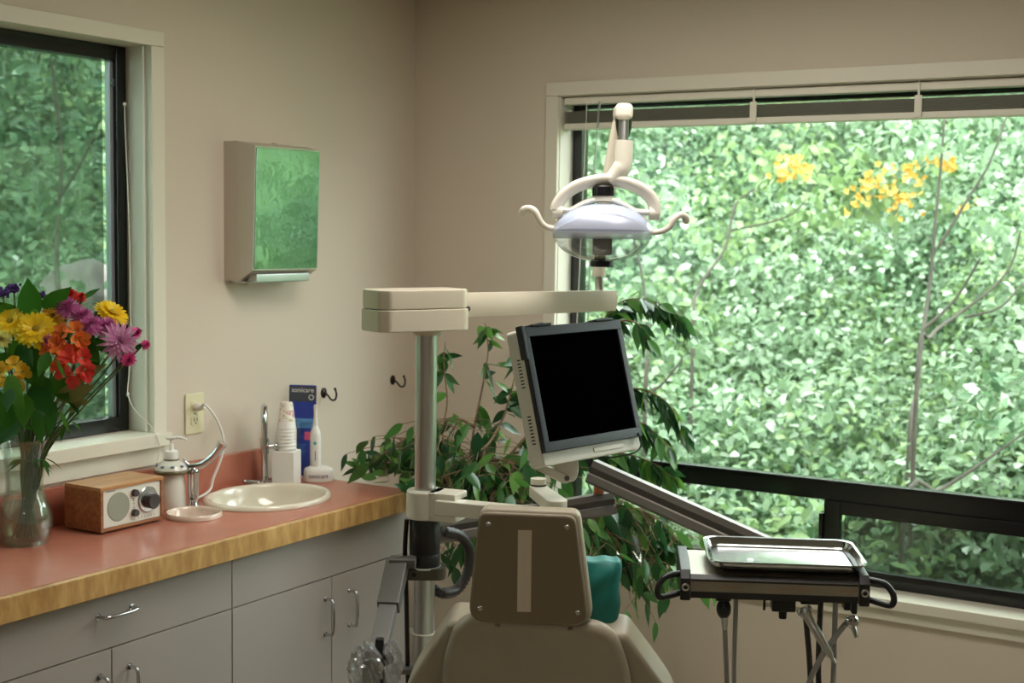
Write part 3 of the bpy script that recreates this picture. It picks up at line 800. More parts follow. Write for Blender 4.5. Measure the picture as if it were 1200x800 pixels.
# ================================================================== VASE AND FLOWERS
vb = V((.113, -1.765, CT))
t = thing('glass_vase', vb, 'clear ribbed glass vase on the pink counter holding mixed flowers', 'vase')
prof = [(0, .004), (.050, .004), (.0535, 0.0), (.056, .006), (.063, .03), (.0655, .055), (.064, .075), (.057, .097), (.048, .118), (.0445, .145), (.0455, .18), (.0495, .215), (.056, .245), (.060, .258)]
b = MB(); N = 72; rows = []
inner = [(max(0, r - .0035), h + (.006 if i < 2 else 0)) for i, (r, h) in enumerate(prof)][::-1]
allp = prof + inner
for j, (r, h) in enumerate(allp):
    for k in range(N):
        q = 2 * PI * k / N; rr = r * (1 + (.012 * math.cos(q * 18) if h > .07 else 0)); b.v.append(vb + V((rr * math.cos(q), rr * math.sin(q), h)))
for j in range(len(allp) - 1):
    for k in range(N): b.f.append((j * N + k, j * N + (k + 1) % N, (j + 1) * N + (k + 1) % N, (j + 1) * N + k)); b.mi.append(0)
b.build('vase_body', K['vglass'], t, ang=60)
MB().lathe([(0, .0105), (.0475, .0105), (.054, .014), (.0585, .032), (.061, .055), (.0595, .073), (.0525, .096), (.0515, .099), (0, .099)], vb, None, 48).build('water', K['water'], t, ang=50)


def stem_path(tip, k):
    q = k * 2.399; r0 = .012 + .022 * ((k * 37 % 10) / 10)
    base = vb + V((math.cos(q) * r0, math.sin(q) * r0, .016)); nk = vb + V((-math.cos(q) * .008, -math.sin(q) * .008, .15)) + (tip - vb - UZ * (tip.z - vb.z)) * .12
    mid = vb + UZ * .262 + (tip - vb - UZ * (tip.z - vb.z)) * .27
    return smoothpath([base, nk, mid, tip], 5)


def ring(mb_items, c, ax, n, L, W, lift, off=0, droop=0, rbase=0):
    X, Y, Z = ax
    for k in range(n):
        q = 2 * PI * (k + off) / n + random.uniform(-.06, .06); d = (X * math.cos(q) + Y * math.sin(q)) * math.cos(lift) + Z * math.sin(lift)
        mb_items.append((c + (X * math.cos(q) + Y * math.sin(q)) * rbase, d, Z, L * random.uniform(.92, 1.08), W, droop))


def flower(kind, px, py, depth, r, face, label, k, name=None, pm=None):
    """kind: daisy, mum, lily, carnation, statice; r radius in metres; face: facing (right, toward camera, up)"""
    p = atD(px, py, depth)
    fdir = (HR * face[0] - HF * face[1] + UZ * face[2]).normalized(); ax = axes(fdir)
    nm = {'daisy': 'daisy', 'mum': 'chrysanthemum', 'lily': 'alstroemeria', 'carnation': 'carnation', 'statice': 'statice_sprig'}[kind]
    t = thing(nm, p, label, 'flower', 'cut flowers in the glass vase')
    it = []
    if kind == 'daisy':
        ring(it, p, ax, 22, r, r * .25, .08, 0, .12, r * .12); ring(it, p + fdir * .003, ax, 20, r * .9, r * .24, .3, .5, .08, r * .1); ring(it, p + fdir * .004, ax, 14, r * .66, r * .2, .6, .3, 0, r * .08)
        leaves_mesh('petals', it, K[pm], t, .12, True)
        MB().lathe([(0, .008), (r * .14, .007), (r * .22, .003), (r * .24, 0)], p + fdir * .002, ax, 16).build('disc', K['disc'], t)
    elif kind == 'mum':
        for lv in range(6):
            ring(it, p + fdir * (lv * .003), ax, 18 - lv * 2, r * (1 - lv * .13), r * .2, -.15 + lv * .28, lv * .5, 0, r * .05)
        leaves_mesh('petals', it, K[pm], t, .3)
    elif kind == 'lily':
        for c3 in range(5):
            a = 2 * PI * c3 / 5 + .5 + px; o_ = p + (ax[0] * math.cos(a) + ax[1] * math.sin(a)) * (r * .55); d2 = (fdir + (ax[0] * math.cos(a) + ax[1] * math.sin(a)) * .55).normalized(); a2 = axes(d2)
            ring(it, o_, a2, 3, r * .72, r * .56, .55, .2 * c3, .12, .002); ring(it, o_ + d2 * .002, a2, 3, r * .66, r * .36, .8, .5 + .2 * c3, .08, .002)
        leaves_mesh('petals', it, K[pm], t, .3, True)
    elif kind == 'carnation':
        for lv in range(5): ring(it, p + fdir * (lv * .002), ax, 10, r * (1 - lv * .1), r * .5, .1 + lv * .3, lv * .37, 0, 0)
        leaves_mesh('petals', it, K[pm], t, .3)
        MB().tube([p - fdir * r * 1.3, p - fdir * r * .6, p + fdir * .001], [r * .22, r * .38, r * .3], 10).build('calyx', K['stemgreen'], t)
    else:
        b = MB()
        for _ in range(38):
            d = rv().normalized() * r * random.uniform(.3, 1); b.ell(p + V((d.x, d.y, d.z * .7)), (.004, .004, .004), None, 6, 4)
        b.build('florets', K[pm], t)
    sp_ = stem_path(p - fdir * .004, k)
    MB().tube(sp_, .0024, 6).build('stem', K['stemgreen'], t)
    lf = []
    for i in range(8, len(sp_) - 2, 3):
        d = (rv() * .7 + HR * (face[0]) - UZ * .1); lf.append((sp_[i], d, UZ + rv() * .4, random.uniform(.03, .055), random.uniform(.008, .014), .3))
    if lf: leaves_mesh('leaves', lf, K['leafd'], t)
    return t


FL = [
    ('daisy', 13, 377, 3.28, .036, (-.1, .8, .55), 'broad yellow daisy at the left of the bouquet, just above the cream bud', 'p_yellow'),
    ('daisy', 42, 386, 3.24, .040, (.15, .75, .45), 'yellow daisy with drooping petals below the big upright leaf', 'p_yellow'),
    ('daisy', 62, 371, 3.30, .026, (.1, .7, .6), 'small golden daisy half hidden behind a green leaf near the bouquet middle', 'p_gold'),
    ('daisy', 130, 367, 3.36, .037, (.55, .25, .75), 'lone yellow daisy high on the right of the bouquet, turned sideways', 'p_yellow'),
    ('carnation', 4, 398, 3.22, .022, (.0, .9, .3), 'pale cream yellow bud-like bloom below the left yellow daisies', 'p_cream'),
    ('mum', 80, 362, 3.30, .034, (.15, .55, .75), 'magenta chrysanthemum at the top of the bouquet under the red blooms', 'p_magenta'),
    ('mum', 97, 373, 3.30, .032, (.3, .6, .7), 'magenta chrysanthemum just right of the topmost magenta one', 'p_magenta'),
    ('mum', 107, 382, 3.27, .030, (.2, .8, .5), 'magenta pink chrysanthemum in the right middle of the bouquet', 'p_magenta'),
    ('mum', 124, 384, 3.30, .031, (.45, .6, .6), 'magenta chrysanthemum directly below the lone yellow daisy', 'p_magenta'),
    ('mum', 140, 400, 3.28, .046, (.4, .85, .05), 'large pale pink chrysanthemum with long spreading petals on the right', 'p_pink'),
    ('mum', 58, 401, 3.24, .030, (-.1, .85, .3), 'pinkish purple chrysanthemum left of the orange blooms', 'p_magenta'),
    ('lily', 82, 398, 3.24, .036, (.1, .9, .3), 'orange alstroemeria in the centre of the bouquet', 'p_orange'),
    ('lily', 66, 415, 3.22, .032, (-.1, .9, .1), 'burnt orange alstroemeria below the pinkish purple bloom', 'p_orange'),
    ('lily', 88, 428, 3.21, .036, (.2, .9, .0), 'coral red alstroemeria, lowest of the red and orange blooms', 'p_coral'),
    ('lily', 17, 437, 3.20, .032, (-.1, .9, .1), 'yellow alstroemeria low on the left of the bouquet', 'p_gold'),
    ('carnation', 82, 348, 3.33, .024, (.1, .5, .8), 'red carnation at the very top beside the green leaf tip', 'p_red'),
    ('carnation', 94, 350, 3.36, .016, (.4, .4, .8), 'small dark red bud at the top right of the bouquet', 'p_red'),
    ('carnation', 150, 420, 3.25, .020, (.5, .7, -.3), 'hot pink bud below the large pale pink bloom', 'p_hot'),
    ('carnation', 169, 404, 3.30, .014, (.8, .4, .1), 'tiny hot pink bud furthest right of the bouquet', 'p_hot'),
    ('carnation', 159, 390, 3.32, .015, (.6, .5, .5), 'small pink bud above the tiny rightmost bud', 'p_hot'),
    ('statice', 3, 343, 3.34, .022, (0, .5, .8), 'dark violet statice at the upper left of the bouquet', 'p_purple'),
    ('statice', 16, 338, 3.36, .020, (0, .5, .8), 'purple statice tuft beside the big upright leaf', 'p_purple'),
    ('statice', 46, 346, 3.38, .014, (.2, .5, .8), 'thin purple statice sprig behind the two large top leaves', 'p_purple'),
]
for k, (kd, px, py, d, r, fc, lab, pm) in enumerate(FL): flower(kd, px, py, d, r * 1.1, fc, lab, k, pm=pm)


def leaf_stem(specs, k, label, material='leafd', tip=None):
    """a cut green stem: big leaves given as (base px, base py, tip px, tip py, depth, width)"""
    tip = atD(*tip)
    t = thing('leafy_stem', tip, label, 'cut greenery', 'green stems in the glass vase')
    MB().tube(stem_path(tip, k), .0026, 6).build('stem', K['stemgreen'], t)
    it = []
    for a, b_, c_, d_, dp, w in specs:
        p0, p1 = atD(a, b_, dp), atD(c_, d_, dp - .03); dv = p1 - p0
        it.append((p0, dv, -HF + rv() * .3 + UZ * .2, dv.length, w, .05))
    leaves_mesh('leaves', it, K[material], t, .2)


leaf_stem([(36, 376, 32, 322, 3.30, .060), (50, 362, 84, 333, 3.30, .046), (20, 372, -4, 352, 3.30, .045), (50, 372, 28, 376, 3.27, .05)], 31, 'green stem with broad upright leaves crowning the bouquet', tip=(34, 382, 3.30))
leaf_stem([(40, 398, 46, 372, 3.29, .045), (58, 412, 44, 440, 3.2, .03), (66, 420, 78, 442, 3.18, .022)], 32, 'green stem with small leaves among the orange blooms', tip=(55, 420, 3.22))
leaf_stem([(66, 468, 112, 448, 3.24, .045)], 33, 'brownish olive leaf stem reaching right above the radio', 'leafolive', tip=(66, 470, 3.26))
leaf_stem([(92, 446, 126, 424, 3.26, .030), (84, 456, 108, 428, 3.28, .026), (88, 470, 106, 470, 3.26, .02), (80, 482, 100, 466, 3.26, .016)], 34, 'olive green stem of narrow leaves below the pale pink bloom', 'leafolive', tip=(84, 460, 3.27))
leaf_stem([(0, 458, -14, 490, 3.2, .06), (20, 470, 2, 505, 3.18, .05), (30, 462, 28, 500, 3.17, .045), (8, 440, 30, 478, 3.17, .06), (36, 452, 60, 486, 3.2, .05), (24, 490, -6, 522, 3.18, .06), (12, 455, 8, 482, 3.15, .035), (42, 478, 50, 520, 3.2, .035)], 35, 'dark leafy stem filling the lower left of the bouquet', tip=(24, 450, 3.2))
leaf_stem([(46, 440, 60, 480, 3.24, .055), (30, 425, 52, 455, 3.24, .05), (60, 440, 82, 470, 3.25, .045), (50, 410, 30, 435, 3.25, .05), (96, 400, 118, 428, 3.3, .04), (76, 440, 92, 484, 3.27, .035), (20, 405, 40, 430, 3.24, .05), (10, 412, 0, 440, 3.24, .05), (70, 480, 84, 508, 3.25, .02), (64, 470, 56, 512, 3.24, .03)], 36, 'dark leafy stem behind the red and yellow blooms', tip=(50, 440, 3.26))
leaf_stem([(96, 350, 118, 336, 3.4, .014), (90, 352, 100, 344, 3.4, .02), (110, 366, 122, 376, 3.36, .02), (150, 396, 160, 404, 3.32, .016), (158, 408, 168, 404, 3.31, .012), (162, 392, 167, 386, 3.33, .012)], 37, 'thin green stem with a narrow leaf pointing right above the magenta blooms', tip=(96, 352, 3.4))

leaf_stem([(100, 392, 112, 410, 3.30, .035), (112, 396, 128, 414, 3.30, .03), (98, 406, 118, 424, 3.29, .04), (90, 388, 104, 404, 3.3, .035), (112, 366, 120, 380, 3.34, .03), (70, 384, 80, 398, 3.29, .035), (46, 396, 50, 416, 3.28, .04), (34, 404, 36, 430, 3.27, .05), (24, 396, 16, 424, 3.27, .05)], 38, 'dark leaves showing between the magenta and orange blooms', tip=(100, 398, 3.32))

# ================================================================== FIG TREE IN THE CORNER
ft = V((.62, -.50, 0))
t = thing('potted_fig_tree', ft, 'bushy weeping fig behind the steel post and monitor in the corner', 'potted tree')
MB().lathe([(0, .0), (.13, 0), (.16, .26), (.172, .26), (.172, .30), (.158, .30), (.152, .25), (0, .25)], ft, None, 40).build('pot', K['pot'], t)
MB().lathe([(0, .272), (.151, .268)], ft, None, 24).build('soil', K['soil'], t)
b = MB()
for k in range(3):
    pts = [ft + V((.014 * math.cos(k * 2.1 + z * 9), .014 * math.sin(k * 2.1 + z * 9), .26 + z)) for z in np.linspace(0, .62, 16)]
    b.tube(pts, .011, 8)
b.build('trunk', K['bark'], t)
crown = ft + UZ * .85
BR = [  # pixel/depth polylines: the limbs as they run in the room
    [(548, 560, 4.02), (556, 500, 4.05), (566, 450, 4.08), (572, 410, 4.1), (568, 378, 4.1)],
    [(548, 570, 4.02), (520, 520, 4.05), (524, 470, 4.1), (520, 425, 4.12), (522, 400, 4.14)],
    [(545, 590, 4.02), (515, 540, 4.1), (485, 512, 4.16), (455, 530, 4.22), (430, 548, 4.27), (416, 556, 4.3)],
    [(545, 590, 4.02), (510, 560, 4.1), (480, 545, 4.18), (455, 556, 4.24)],
    [(550, 560, 4.02), (585, 500, 4.05), (600, 455, 4.08), (606, 420, 4.1)],
    [(552, 580, 4.02), (600, 530, 4.05), (650, 470, 4.12), (690, 400, 4.16), (722, 358, 4.18), (750, 350, 4.18), (778, 358, 4.16), (802, 378, 4.14)],
    [(690, 400, 4.16), (720, 378, 4.12), (745, 378, 4.1), (760, 400, 4.08)],
    [(650, 470, 4.12), (700, 460, 4.15), (745, 455, 4.16), (780, 470, 4.15), (800, 500, 4.12)],
    [(700, 460, 4.15), (735, 485, 4.12), (765, 505, 4.1), (785, 525, 4.08)],
    [(600, 530, 4.05), (660, 530, 4.08), (720, 530, 4.1), (760, 540, 4.1), (790, 560, 4.08)],
    [(552, 600, 4.0), (610, 590, 4.0), (670, 590, 4.0), (720, 590, 4.0), (765, 605, 3.98), (800, 640, 3.95)],
    [(670, 590, 4.0), (700, 610, 3.97), (725, 640, 3.95), (735, 670, 3.93)],
    [(660, 585, 4.0), (685, 610, 3.98), (700, 640, 3.96), (706, 660, 3.95)],
    [(720, 590, 4.0), (750, 620, 3.97), (768, 650, 3.95), (775, 672, 3.94)],
    [(550, 580, 4.02), (575, 545, 3.98), (595, 540, 3.94), (612, 560, 3.92)],
    [(548, 585, 4.02), (530, 560, 3.97), (520, 556, 3.94), (514, 575, 3.92)],
    [(545, 600, 4.02), (560, 570, 3.95), (580, 575, 3.9), (600, 592, 3.88)],
    [(548, 620, 4.02), (525, 610, 3.98), (505, 618, 3.95), (500, 640, 3.93)],
    [(556, 500, 4.05), (535, 490, 4.0), (515, 495, 3.96), (505, 515, 3.94)],
    [(585, 500, 4.05), (572, 520, 3.98), (560, 530, 3.94), (545, 550, 3.9)],
]
b = MB(); lv = []
WEIGHT = {0: .3, 1: .22, 4: .5, 10: 1.7, 11: 1.6, 12: 1.5, 13: 1.4, 14: 2.4, 15: 2.2, 16: 2.4, 17: 1.3, 18: 1.8, 19: 2.4, 5: .8, 2: 1.15, 3: 1.2, 7: .95, 8: .9, 9: .95, 6: .8}
for bi, br in enumerate(BR):
    P = smoothpath([atD(*q) for q in br], 7)
    if bi in (0, 1, 2, 3, 4, 5, 10, 14, 15, 16, 17): P = smoothpath([crown, P[0], P[3]], 3)[:-1] + P[3:]
    b.tube(P, [.005 - .0038 * i / (len(P) - 1) for i in range(len(P))], 6)
    w = WEIGHT.get(bi, 1)
    ln = sum((P[i + 1] - P[i]).length for i in range(len(P) - 1)); n = int(ln * 125 * w)
    for k in range(n):
        i = random.uniform(.22, 1) * (len(P) - 1); i0 = min(int(i), len(P) - 2); q = P[i0].lerp(P[i0 + 1], i - i0); tng = (P[i0 + 1] - P[i0]).normalized()
        sp_ = .05 * min(1.6, w + .2)
        off = None
        if w > 1 and random.random() < .75:    # short side twig
            off = rv() * sp_; off.z = -abs(off.z) * .8 + .01
            if (q + off).y > -.07: off.y = -abs(off.y)
        d = (tng * .5 + rv() * .38 + V((0, 0, -.75)))
        L = random.uniform(.05, .088)
        def zone(p): return p.x < .66 and p.y < -.47 and p.z < .925      # over and beside the counter end
        q2 = q + off if off else q
        if zone(q2): off = None; q2 = q
        e__ = q2 + d.normalized() * L
        if zone(e__) or zone(q2): d.z = abs(d.z) * .25; e__ = q2 + d.normalized() * L
        if zone(e__) or zone(q2): continue
        if off: b.tube([q, q + off * .6 + UZ * .006, q2], [.0014, .0011, .0008], 5)
        q = q2
        if e__.y > -.05: d.y = -abs(d.y)
        lv.append((q, d, rv() * .8 - HF * .4 + UZ * .5, L, L * random.uniform(.36, .46), .12))
b.build('branches', K['bark'], t)
leaves_mesh('foliage', lv, K['fig'], t, .22)

# ================================================================== STEEL POST
PX, PY = 1.031, -1.371
PO = V((PX, PY, 0))
hd = (HR * math.cos(rad(35)) + HF * math.sin(rad(35))).normalized(); hs = UZ.cross(hd)     # direction of the lamp arm, and its side
def zat(py, p=PO):   # height at which a point over p shows at pixel row py
    lo, hi = 0., 3.
    for _ in range(40):
        mid = (lo + hi) / 2; v = V((p.x, p.y, mid)) - CAM
        if 400 - FPX * v.dot(UP) / v.dot(FW) > py: lo = mid
        else: hi = mid
    return lo
zb, zt_ = zat(386), zat(338)
t = thing('delivery_post', PO, 'tall satin steel post with a beige box on top beside the counter end', 'post')
b = MB(); b.cyl(PO + UZ * .02, PO + UZ * (zb + .01), .0248, n=32); b.build('pole', K['polesteel'], t)
MB().lathe([(0, 0), (.075, 0), (.075, .012), (.045, .02), (.032, .06), (0, .06)], PO, None, 40).build('base_flange', K['greymet'], t)
b = MB(); hh = zt_ - zb; c0 = V((PX, PY, (zb + zt_) / 2)) - hd * .035
b.prism(rpoly([(-.115, -.04), (-.095, -.058), (.105, -.058), (.125, -.04), (.125, .04), (.105, .058), (-.095, .058), (-.115, .04)], .006), c0 - UZ * (hh / 2), (hd, hs, UZ), hh * .525, .003)
b.prism(rpoly([(-.113, -.038), (-.093, -.056), (.103, -.056), (.123, -.038), (.123, .038), (.103, .056), (-.093, .056), (-.113, .038)], .006), c0 + UZ * (hh * .031), (hd, hs, UZ), hh * .47, .005)
b.build('head_box', K['beige'], t)
MB().cyl(PO + UZ * (zb - .012), PO + UZ * (zb + .002), .034, n=28).build('head_plug', K['beige'], t)
zs0, zs1 = zat(662), zat(607)
MB().lathe([(.0255, zs0), (.0345, zs0), (.036, zs0 + .004), (.036, zs0 + .028), (.0352, zs0 + .030), (.036, zs0 + .032), (.036, zs1 - .003), (.034, zs1), (.0255, zs1)], PO, None, 36).build('sleeve', K['sleeve'], t)
zk = zat(669)
b = MB(); b.prism(rpoly([(-.05, -.036), (.04, -.036), (.05, -.02), (.05, .02), (.04, .036), (-.05, .036)], .01), PO + UZ * (zk - .014), (HR, HF, UZ), .028, .002); kk = b.build('clamp', mat('olive_grey_metal', (92, 88, 78), .4, .5), t)
MB().cyl(PO - HF * .0362 - HR * .022 + UZ * zk, PO - HF * .034 - HR * .022 + UZ * zk, .005, n=14).build('bolt', K['blackpl'], kk)
for zz in (zat(741), zat(662) - .002):
    b = MB(); rr = .0262 if zz < zs0 - .05 else .0375
    b.tube([PO + HR * (rr * math.cos(q)) + HF * (rr * math.sin(q)) + UZ * zz for q in np.linspace(0, 2 * PI, 36)[:-1]], .0022, 8, closed=True); b.box(PO - HR * (rr + .004) + UZ * (zz + .005), (.008, .006, .012), (HR, HF, UZ), .001); b.build('cable_tie', K['whitepl'], t)
b = MB(); b.tube(smoothpath([PO - HR * .042 - HF * .006 + UZ * (zs1 - .002), PO - HR * .046 - HF * .004 + UZ * (zs0 + .03), PO - HR * .042 + HF * .004 + UZ * (zs0 - .09), PO - HR * .033 + HF * .01 + UZ * .35, PO - HR * .036 + HF * .01 + UZ * .05], 5), .0055, 8); b.build('cable', K['blackpl'], t)

# dark corrugated hose looping behind the post
b = MB(); hp = smoothpath([atD(520, 622, 3.26), atD(540, 628, 3.3), atD(550, 645, 3.32), atD(548, 670, 3.32), atD(536, 690, 3.3), atD(520, 695, 3.26), atD(508, 690, 3.26)], 10)
for i in range(1): b.tube(hp, [.0125 + .0012 * (1 if j % 2 else -1) for j in range(len(hp))], 12)
tag(b.build('corrugated_hose', K['hosedk'], ang=80), 'dark corrugated hose looping out behind the steel post', 'hose')

# ---- assistant's arm
dn = atD(466, 664, 3.17); dm = atD(455, 712, 3.06); de = atD(441, 772, 2.93)
t = thing('assistant_arm', dn, 'grey telescoping arm slanting down from the post towards the cabinet', 'arm')
def barbox(mb, a, e, w, h, bev=.003):
    d = (e - a).normalized(); x = d.cross(UZ).normalized(); z = x.cross(d)
    mb.box((a + e) / 2, ((e - a).length, w, h), (d, x, z), bev)
b = MB(); barbox(b, dn + UZ * .01, dm, .05, .036, .003); b.box(dn + UZ * .012 + HR * .012, (.062, .05, .02), (HR, HF, UZ), .003); b.build('outer_tube', K['greymet'], t)
b = MB(); barbox(b, dm + (dn - dm) * .2, de, .040, .026, .003); b.build('inner_bar', K['greybar'], t)
b = MB(); hc = atD(438, 785, 2.90); b.box(hc, (.045, .05, .07), (HR, HF, UZ), .006); b.box(hc + UZ * .045 + HR * .012, (.018, .02, .05), (HR, HF, UZ), .004); b.tube([hc + HR * .02 + UZ * .02, hc + HR * .034 + UZ * .03 - HF * .01], .012, 12); b.build('instrument_holder', K['blackpl'], t)
MB().cyl(dn + UZ * .0215, dn + UZ * .025, .006, n=14).build('screw', K['screw'], t)
b = MB(); barbox(b, PO - HR * .075 + UZ * zat(784), PO - HR * .02 + UZ * zat(784), .05, .012, .002); b.build('lower_bracket', K['greybar'], bpy.data.objects['delivery_post'])

def crumple(c, rx, rz, seed):
    bm_ = bmesh.new(); bmesh.ops.create_icosphere(bm_, subdivisions=4, radius=1); rnd = random.Random(seed)
    ph = [(rnd.uniform(3, 9), rnd.uniform(3, 9), rnd.uniform(3, 9), rnd.uniform(0, 6)) for _ in range(7)]
    for v in bm_.verts:
        n_ = sum(abs(math.sin(a * v.co.x + b_ * v.co.y + c_ * v.co.z + d_)) for a, b_, c_, d_ in ph) / 7
        v.co = V((v.co.x * rx, v.co.y * rx, v.co.z * rz)) * (.62 + .6 * n_)
    mb = MB(); mb.bm(bm_, M.Translation(c) @ M((HR, HF, UZ)).transposed().to_4x4()); return mb
t = thing('plastic_bag', hc, 'crumpled clear plastic bag over the end of the grey arm', 'plastic bag')
crumple(atD(428, 784, 2.87), .036, .055, 3).build('bag_sheet', K['bag'], t, ang=25)
crumple(atD(458, 778, 2.90), .024, .050, 5).build('bag_sheet', K['bag'], t, ang=25)

# ---- dental light with its arms
ae = PO + hd * .55
zA0, zA1 = zat(373) , zat(345)
t = thing('dental_light', PO + hd * .09 + UZ * (zA0 + zA1) / 2, 'overhead dental lamp with curled side handles hanging before the wide window', 'dental light')
za = (zA0 + zA1) / 2 + .002
b = MB(); d2 = V((hd.x, hd.y, .0)); a0, a1 = PO + hd * .085 + UZ * za, ae + UZ * (za + .002)
vs = []
for (p_, h_, w_) in ((a0, .028, .022), (a1, .0255, .020)):
    for (y_, z_) in ((-1, -.45), (-.8, -1), (.8, -1), (1, -.45), (1, .45), (.8, 1), (-.8, 1), (-1, .45)): vs.append(p_ + hs * (y_ * w_) + UZ * (z_ * h_))
fs = [(i, (i + 1) % 8, 8 + (i + 1) % 8, 8 + i) for i in range(8)] + [tuple(range(8)), tuple(range(15, 7, -1))]
b.add(vs, fs); b.build('horizontal_arm', K['beige'], t)
MB().ell(a0 - hs * .024 + hd * .012 - UZ * .008, (.007, .007, .007)).build('arm_stop', K['blackpl'], t)
LD = 3.3
rise0 = atD(703, 347, 3.47); rise1 = atD(702, 318, 3.46)
b = MB(); b.cyl(rise0 - UZ * .01, rise1, .0115, n=20); b.build('riser_tube', K['chrome'], t)
top = atD(730, 132, 3.40)
b = MB(); pth = [rise1 - UZ * .012, atD(704, 290, 3.455), atD(713, 215, 3.43), atD(724, 155, 3.41), top]
b.tube(smoothpath(pth, 5), [.017] * 4 + [.0185] * 17, 16, sx=1.0); b.build('flex_arm', K['beige'], t)
kn = atD(730, 132, 3.34)
b = MB(); b.box(kn, (.043, .10, .040), (HR, HF, UZ), .013, 4); b.build('knuckle', K['beigelt'], t)
kf = atD(730, 145, 3.315)
b = MB(); b.tube([atD(731, 140, 3.315), atD(730, 172, 3.31)], .0125, 18); b.build('drop_rod', K['steel'], t)
b = MB(); b.tube([atD(731, 138, 3.33), atD(731, 150, 3.33), atD(730.5, 160, 3.335)], [.021, .019, .014], 16); b.build('rod_boot', K['sleeve'], t)
LC = atD(706, 273, LD); s = LD / FPX
def lp(px, py, dz=0): return LC + HR * ((px - 706) * s) + UZ * ((273 - py) * s) + HF * dz
b = MB(); b.tube(smoothpath([lp(729.5, 165), lp(729, 182), lp(728, 194), lp(720, 205), lp(712, 213)], 5), [.022] * 11 + [.0225, .022, .021, .02, .019, .0185, .018, .017, .016, .015], 20)
b.build('yoke_neck', K['beigelt'], t)
b = MB()
pth = [lp(651, 247), lp(653, 240), lp(661, 229), lp(675, 219), lp(692, 213.5), lp(709, 211), (lp(727, 213)), lp(745, 218.5), lp(757, 226), lp(765, 237), lp(767, 250)]
b.tube(smoothpath(pth, 6), .0128, 14, sx=1.5); b.build('yoke', K['beigelt'], t)
for px in (653, 766):
    b = MB(); q = lp(px, 249); b.cyl(q - HR * .012, q + HR * .012, .0165, n=22); b.cyl(q + HR * (.012 if px > 700 else -.014), q + HR * (.014 if px > 700 else -.012), .007, n=14); b.build('pivot', K['beigelt'], t)
b = MB()
for sgn, xa in ((-1, 656), (1, 756)):
    pass
b.tube(smoothpath([lp(658, 246), lp(668, 247), lp(681, 240), lp(694, 235), lp(706, 233.5), lp(718, 235), lp(731, 240), lp(744, 247), lp(760, 248)], 5), .0075, 12, sx=1.6)
b.tube(smoothpath([lp(664, 248), lp(654, 260), lp(648, 271)], 4), .005, 10, sx=1.6); b.tube(smoothpath([lp(748, 248), lp(757, 258), lp(762, 270)], 4), .005, 10, sx=1.6)
b.build('reflector_bracket', K['beigelt'], t)
RA, RB = 57.5 * s, 34 * s; asp = .74
dm_ = []
for i in range(11):
    q = PI / 2 * i / 10; dm_.append((RA * math.sin(q), RB * 1.02 * math.cos(q) ** 1.0))
b = MB(); b.lathe(dm_[::1] + [(RA * .985, -.002), (RA * .97, .004), (RA * .6, RB * .72), (0, RB * .92)], LC, (HR, HF, UZ), 56, (1, asp)); b.build('reflector', K['dome'], t, ang=60)
b = MB(); b.lathe([(RA * .992, .012), (RA * 1.012, .010), (RA * 1.012, -.012), (RA * .992, -.014)], LC, (HR, HF, UZ), 64, (1, asp)); b.build('rim_band', K['frost'], t, ang=60)
b = MB(); sh = []
for i in range(11):
    q = PI / 2 * (1 - i / 10) ; sh.append((max(RA * .26, RA * 1.0 * math.sin(q) ** .9), -RB * .98 * math.cos(q)))
b.lathe(sh, LC, (HR, HF, UZ), 56, (1, asp)); b.build('clear_shield', K['shield'], t, ang=60)
b = MB(); vs, fs = [], []; NU, NV = 28, 6      # arched frosted visor on the front
for i in range(NU + 1):
    th_ = rad(-72 + 144 * i / NU)
    for j in range(NV + 1):
        zz = .006 + (RB * .66 * math.cos(th_ * 1.22) - .004) * j / NV; zz = max(zz, .006 + .0001 * j)
        rr = RA * 1.022 * math.sqrt(max(.02, 1 - (zz / (RB * 1.06)) ** 2))
        vs.append(LC + HR * (rr * math.sin(th_)) - HF * (rr * asp * math.cos(th_)) + UZ * zz)
for i in range(NU):
    for j in range(NV): a = i * (NV + 1) + j; fs.append((a, a + NV + 1, a + NV + 2, a + 1))
b.add(vs, fs); o = b.build('front_visor', K['frost'], t, ang=60); md = o.modifiers.new('s', 'SOLIDIFY'); md.thickness = .0015
b = MB(); b.cyl(lp(706, 236), lp(706, 229), .0235, n=28); b.build('knob_collar', K['beigelt'], t)
b = MB(); q = lp(706, 230); b.lathe([(0, .026), (.020, .026), (.0245, .022), (.0255, 0), (0, 0)], q, None, 24)
for k in range(16): a = 2 * PI * k / 16; b.cyl(q + V((.0247 * math.cos(a), .0247 * math.sin(a), .001)), q + V((.024 * math.cos(a), .024 * math.sin(a), .021)), .0022, n=6)
b.build('top_knob', K['blackpl'], t)
b = MB(); b.box(lp(706, 288), (.046, .04, .044), (HR, HF, UZ), .004); b.cyl(lp(706, 299), lp(706, 306), .009, n=14); b.cyl(lp(700, 299), lp(700, 305), .006, n=10); b.build('bulb_socket', K['bulb'], t)
b = MB(); q = lp(706, 312); b.lathe([(0, .013), (.0275, .013), (.029, .010), (.029, .001), (.027, -.001), (0, -.001)], q, None, 30); b.build('bottom_knob', K['blackpl'], t)
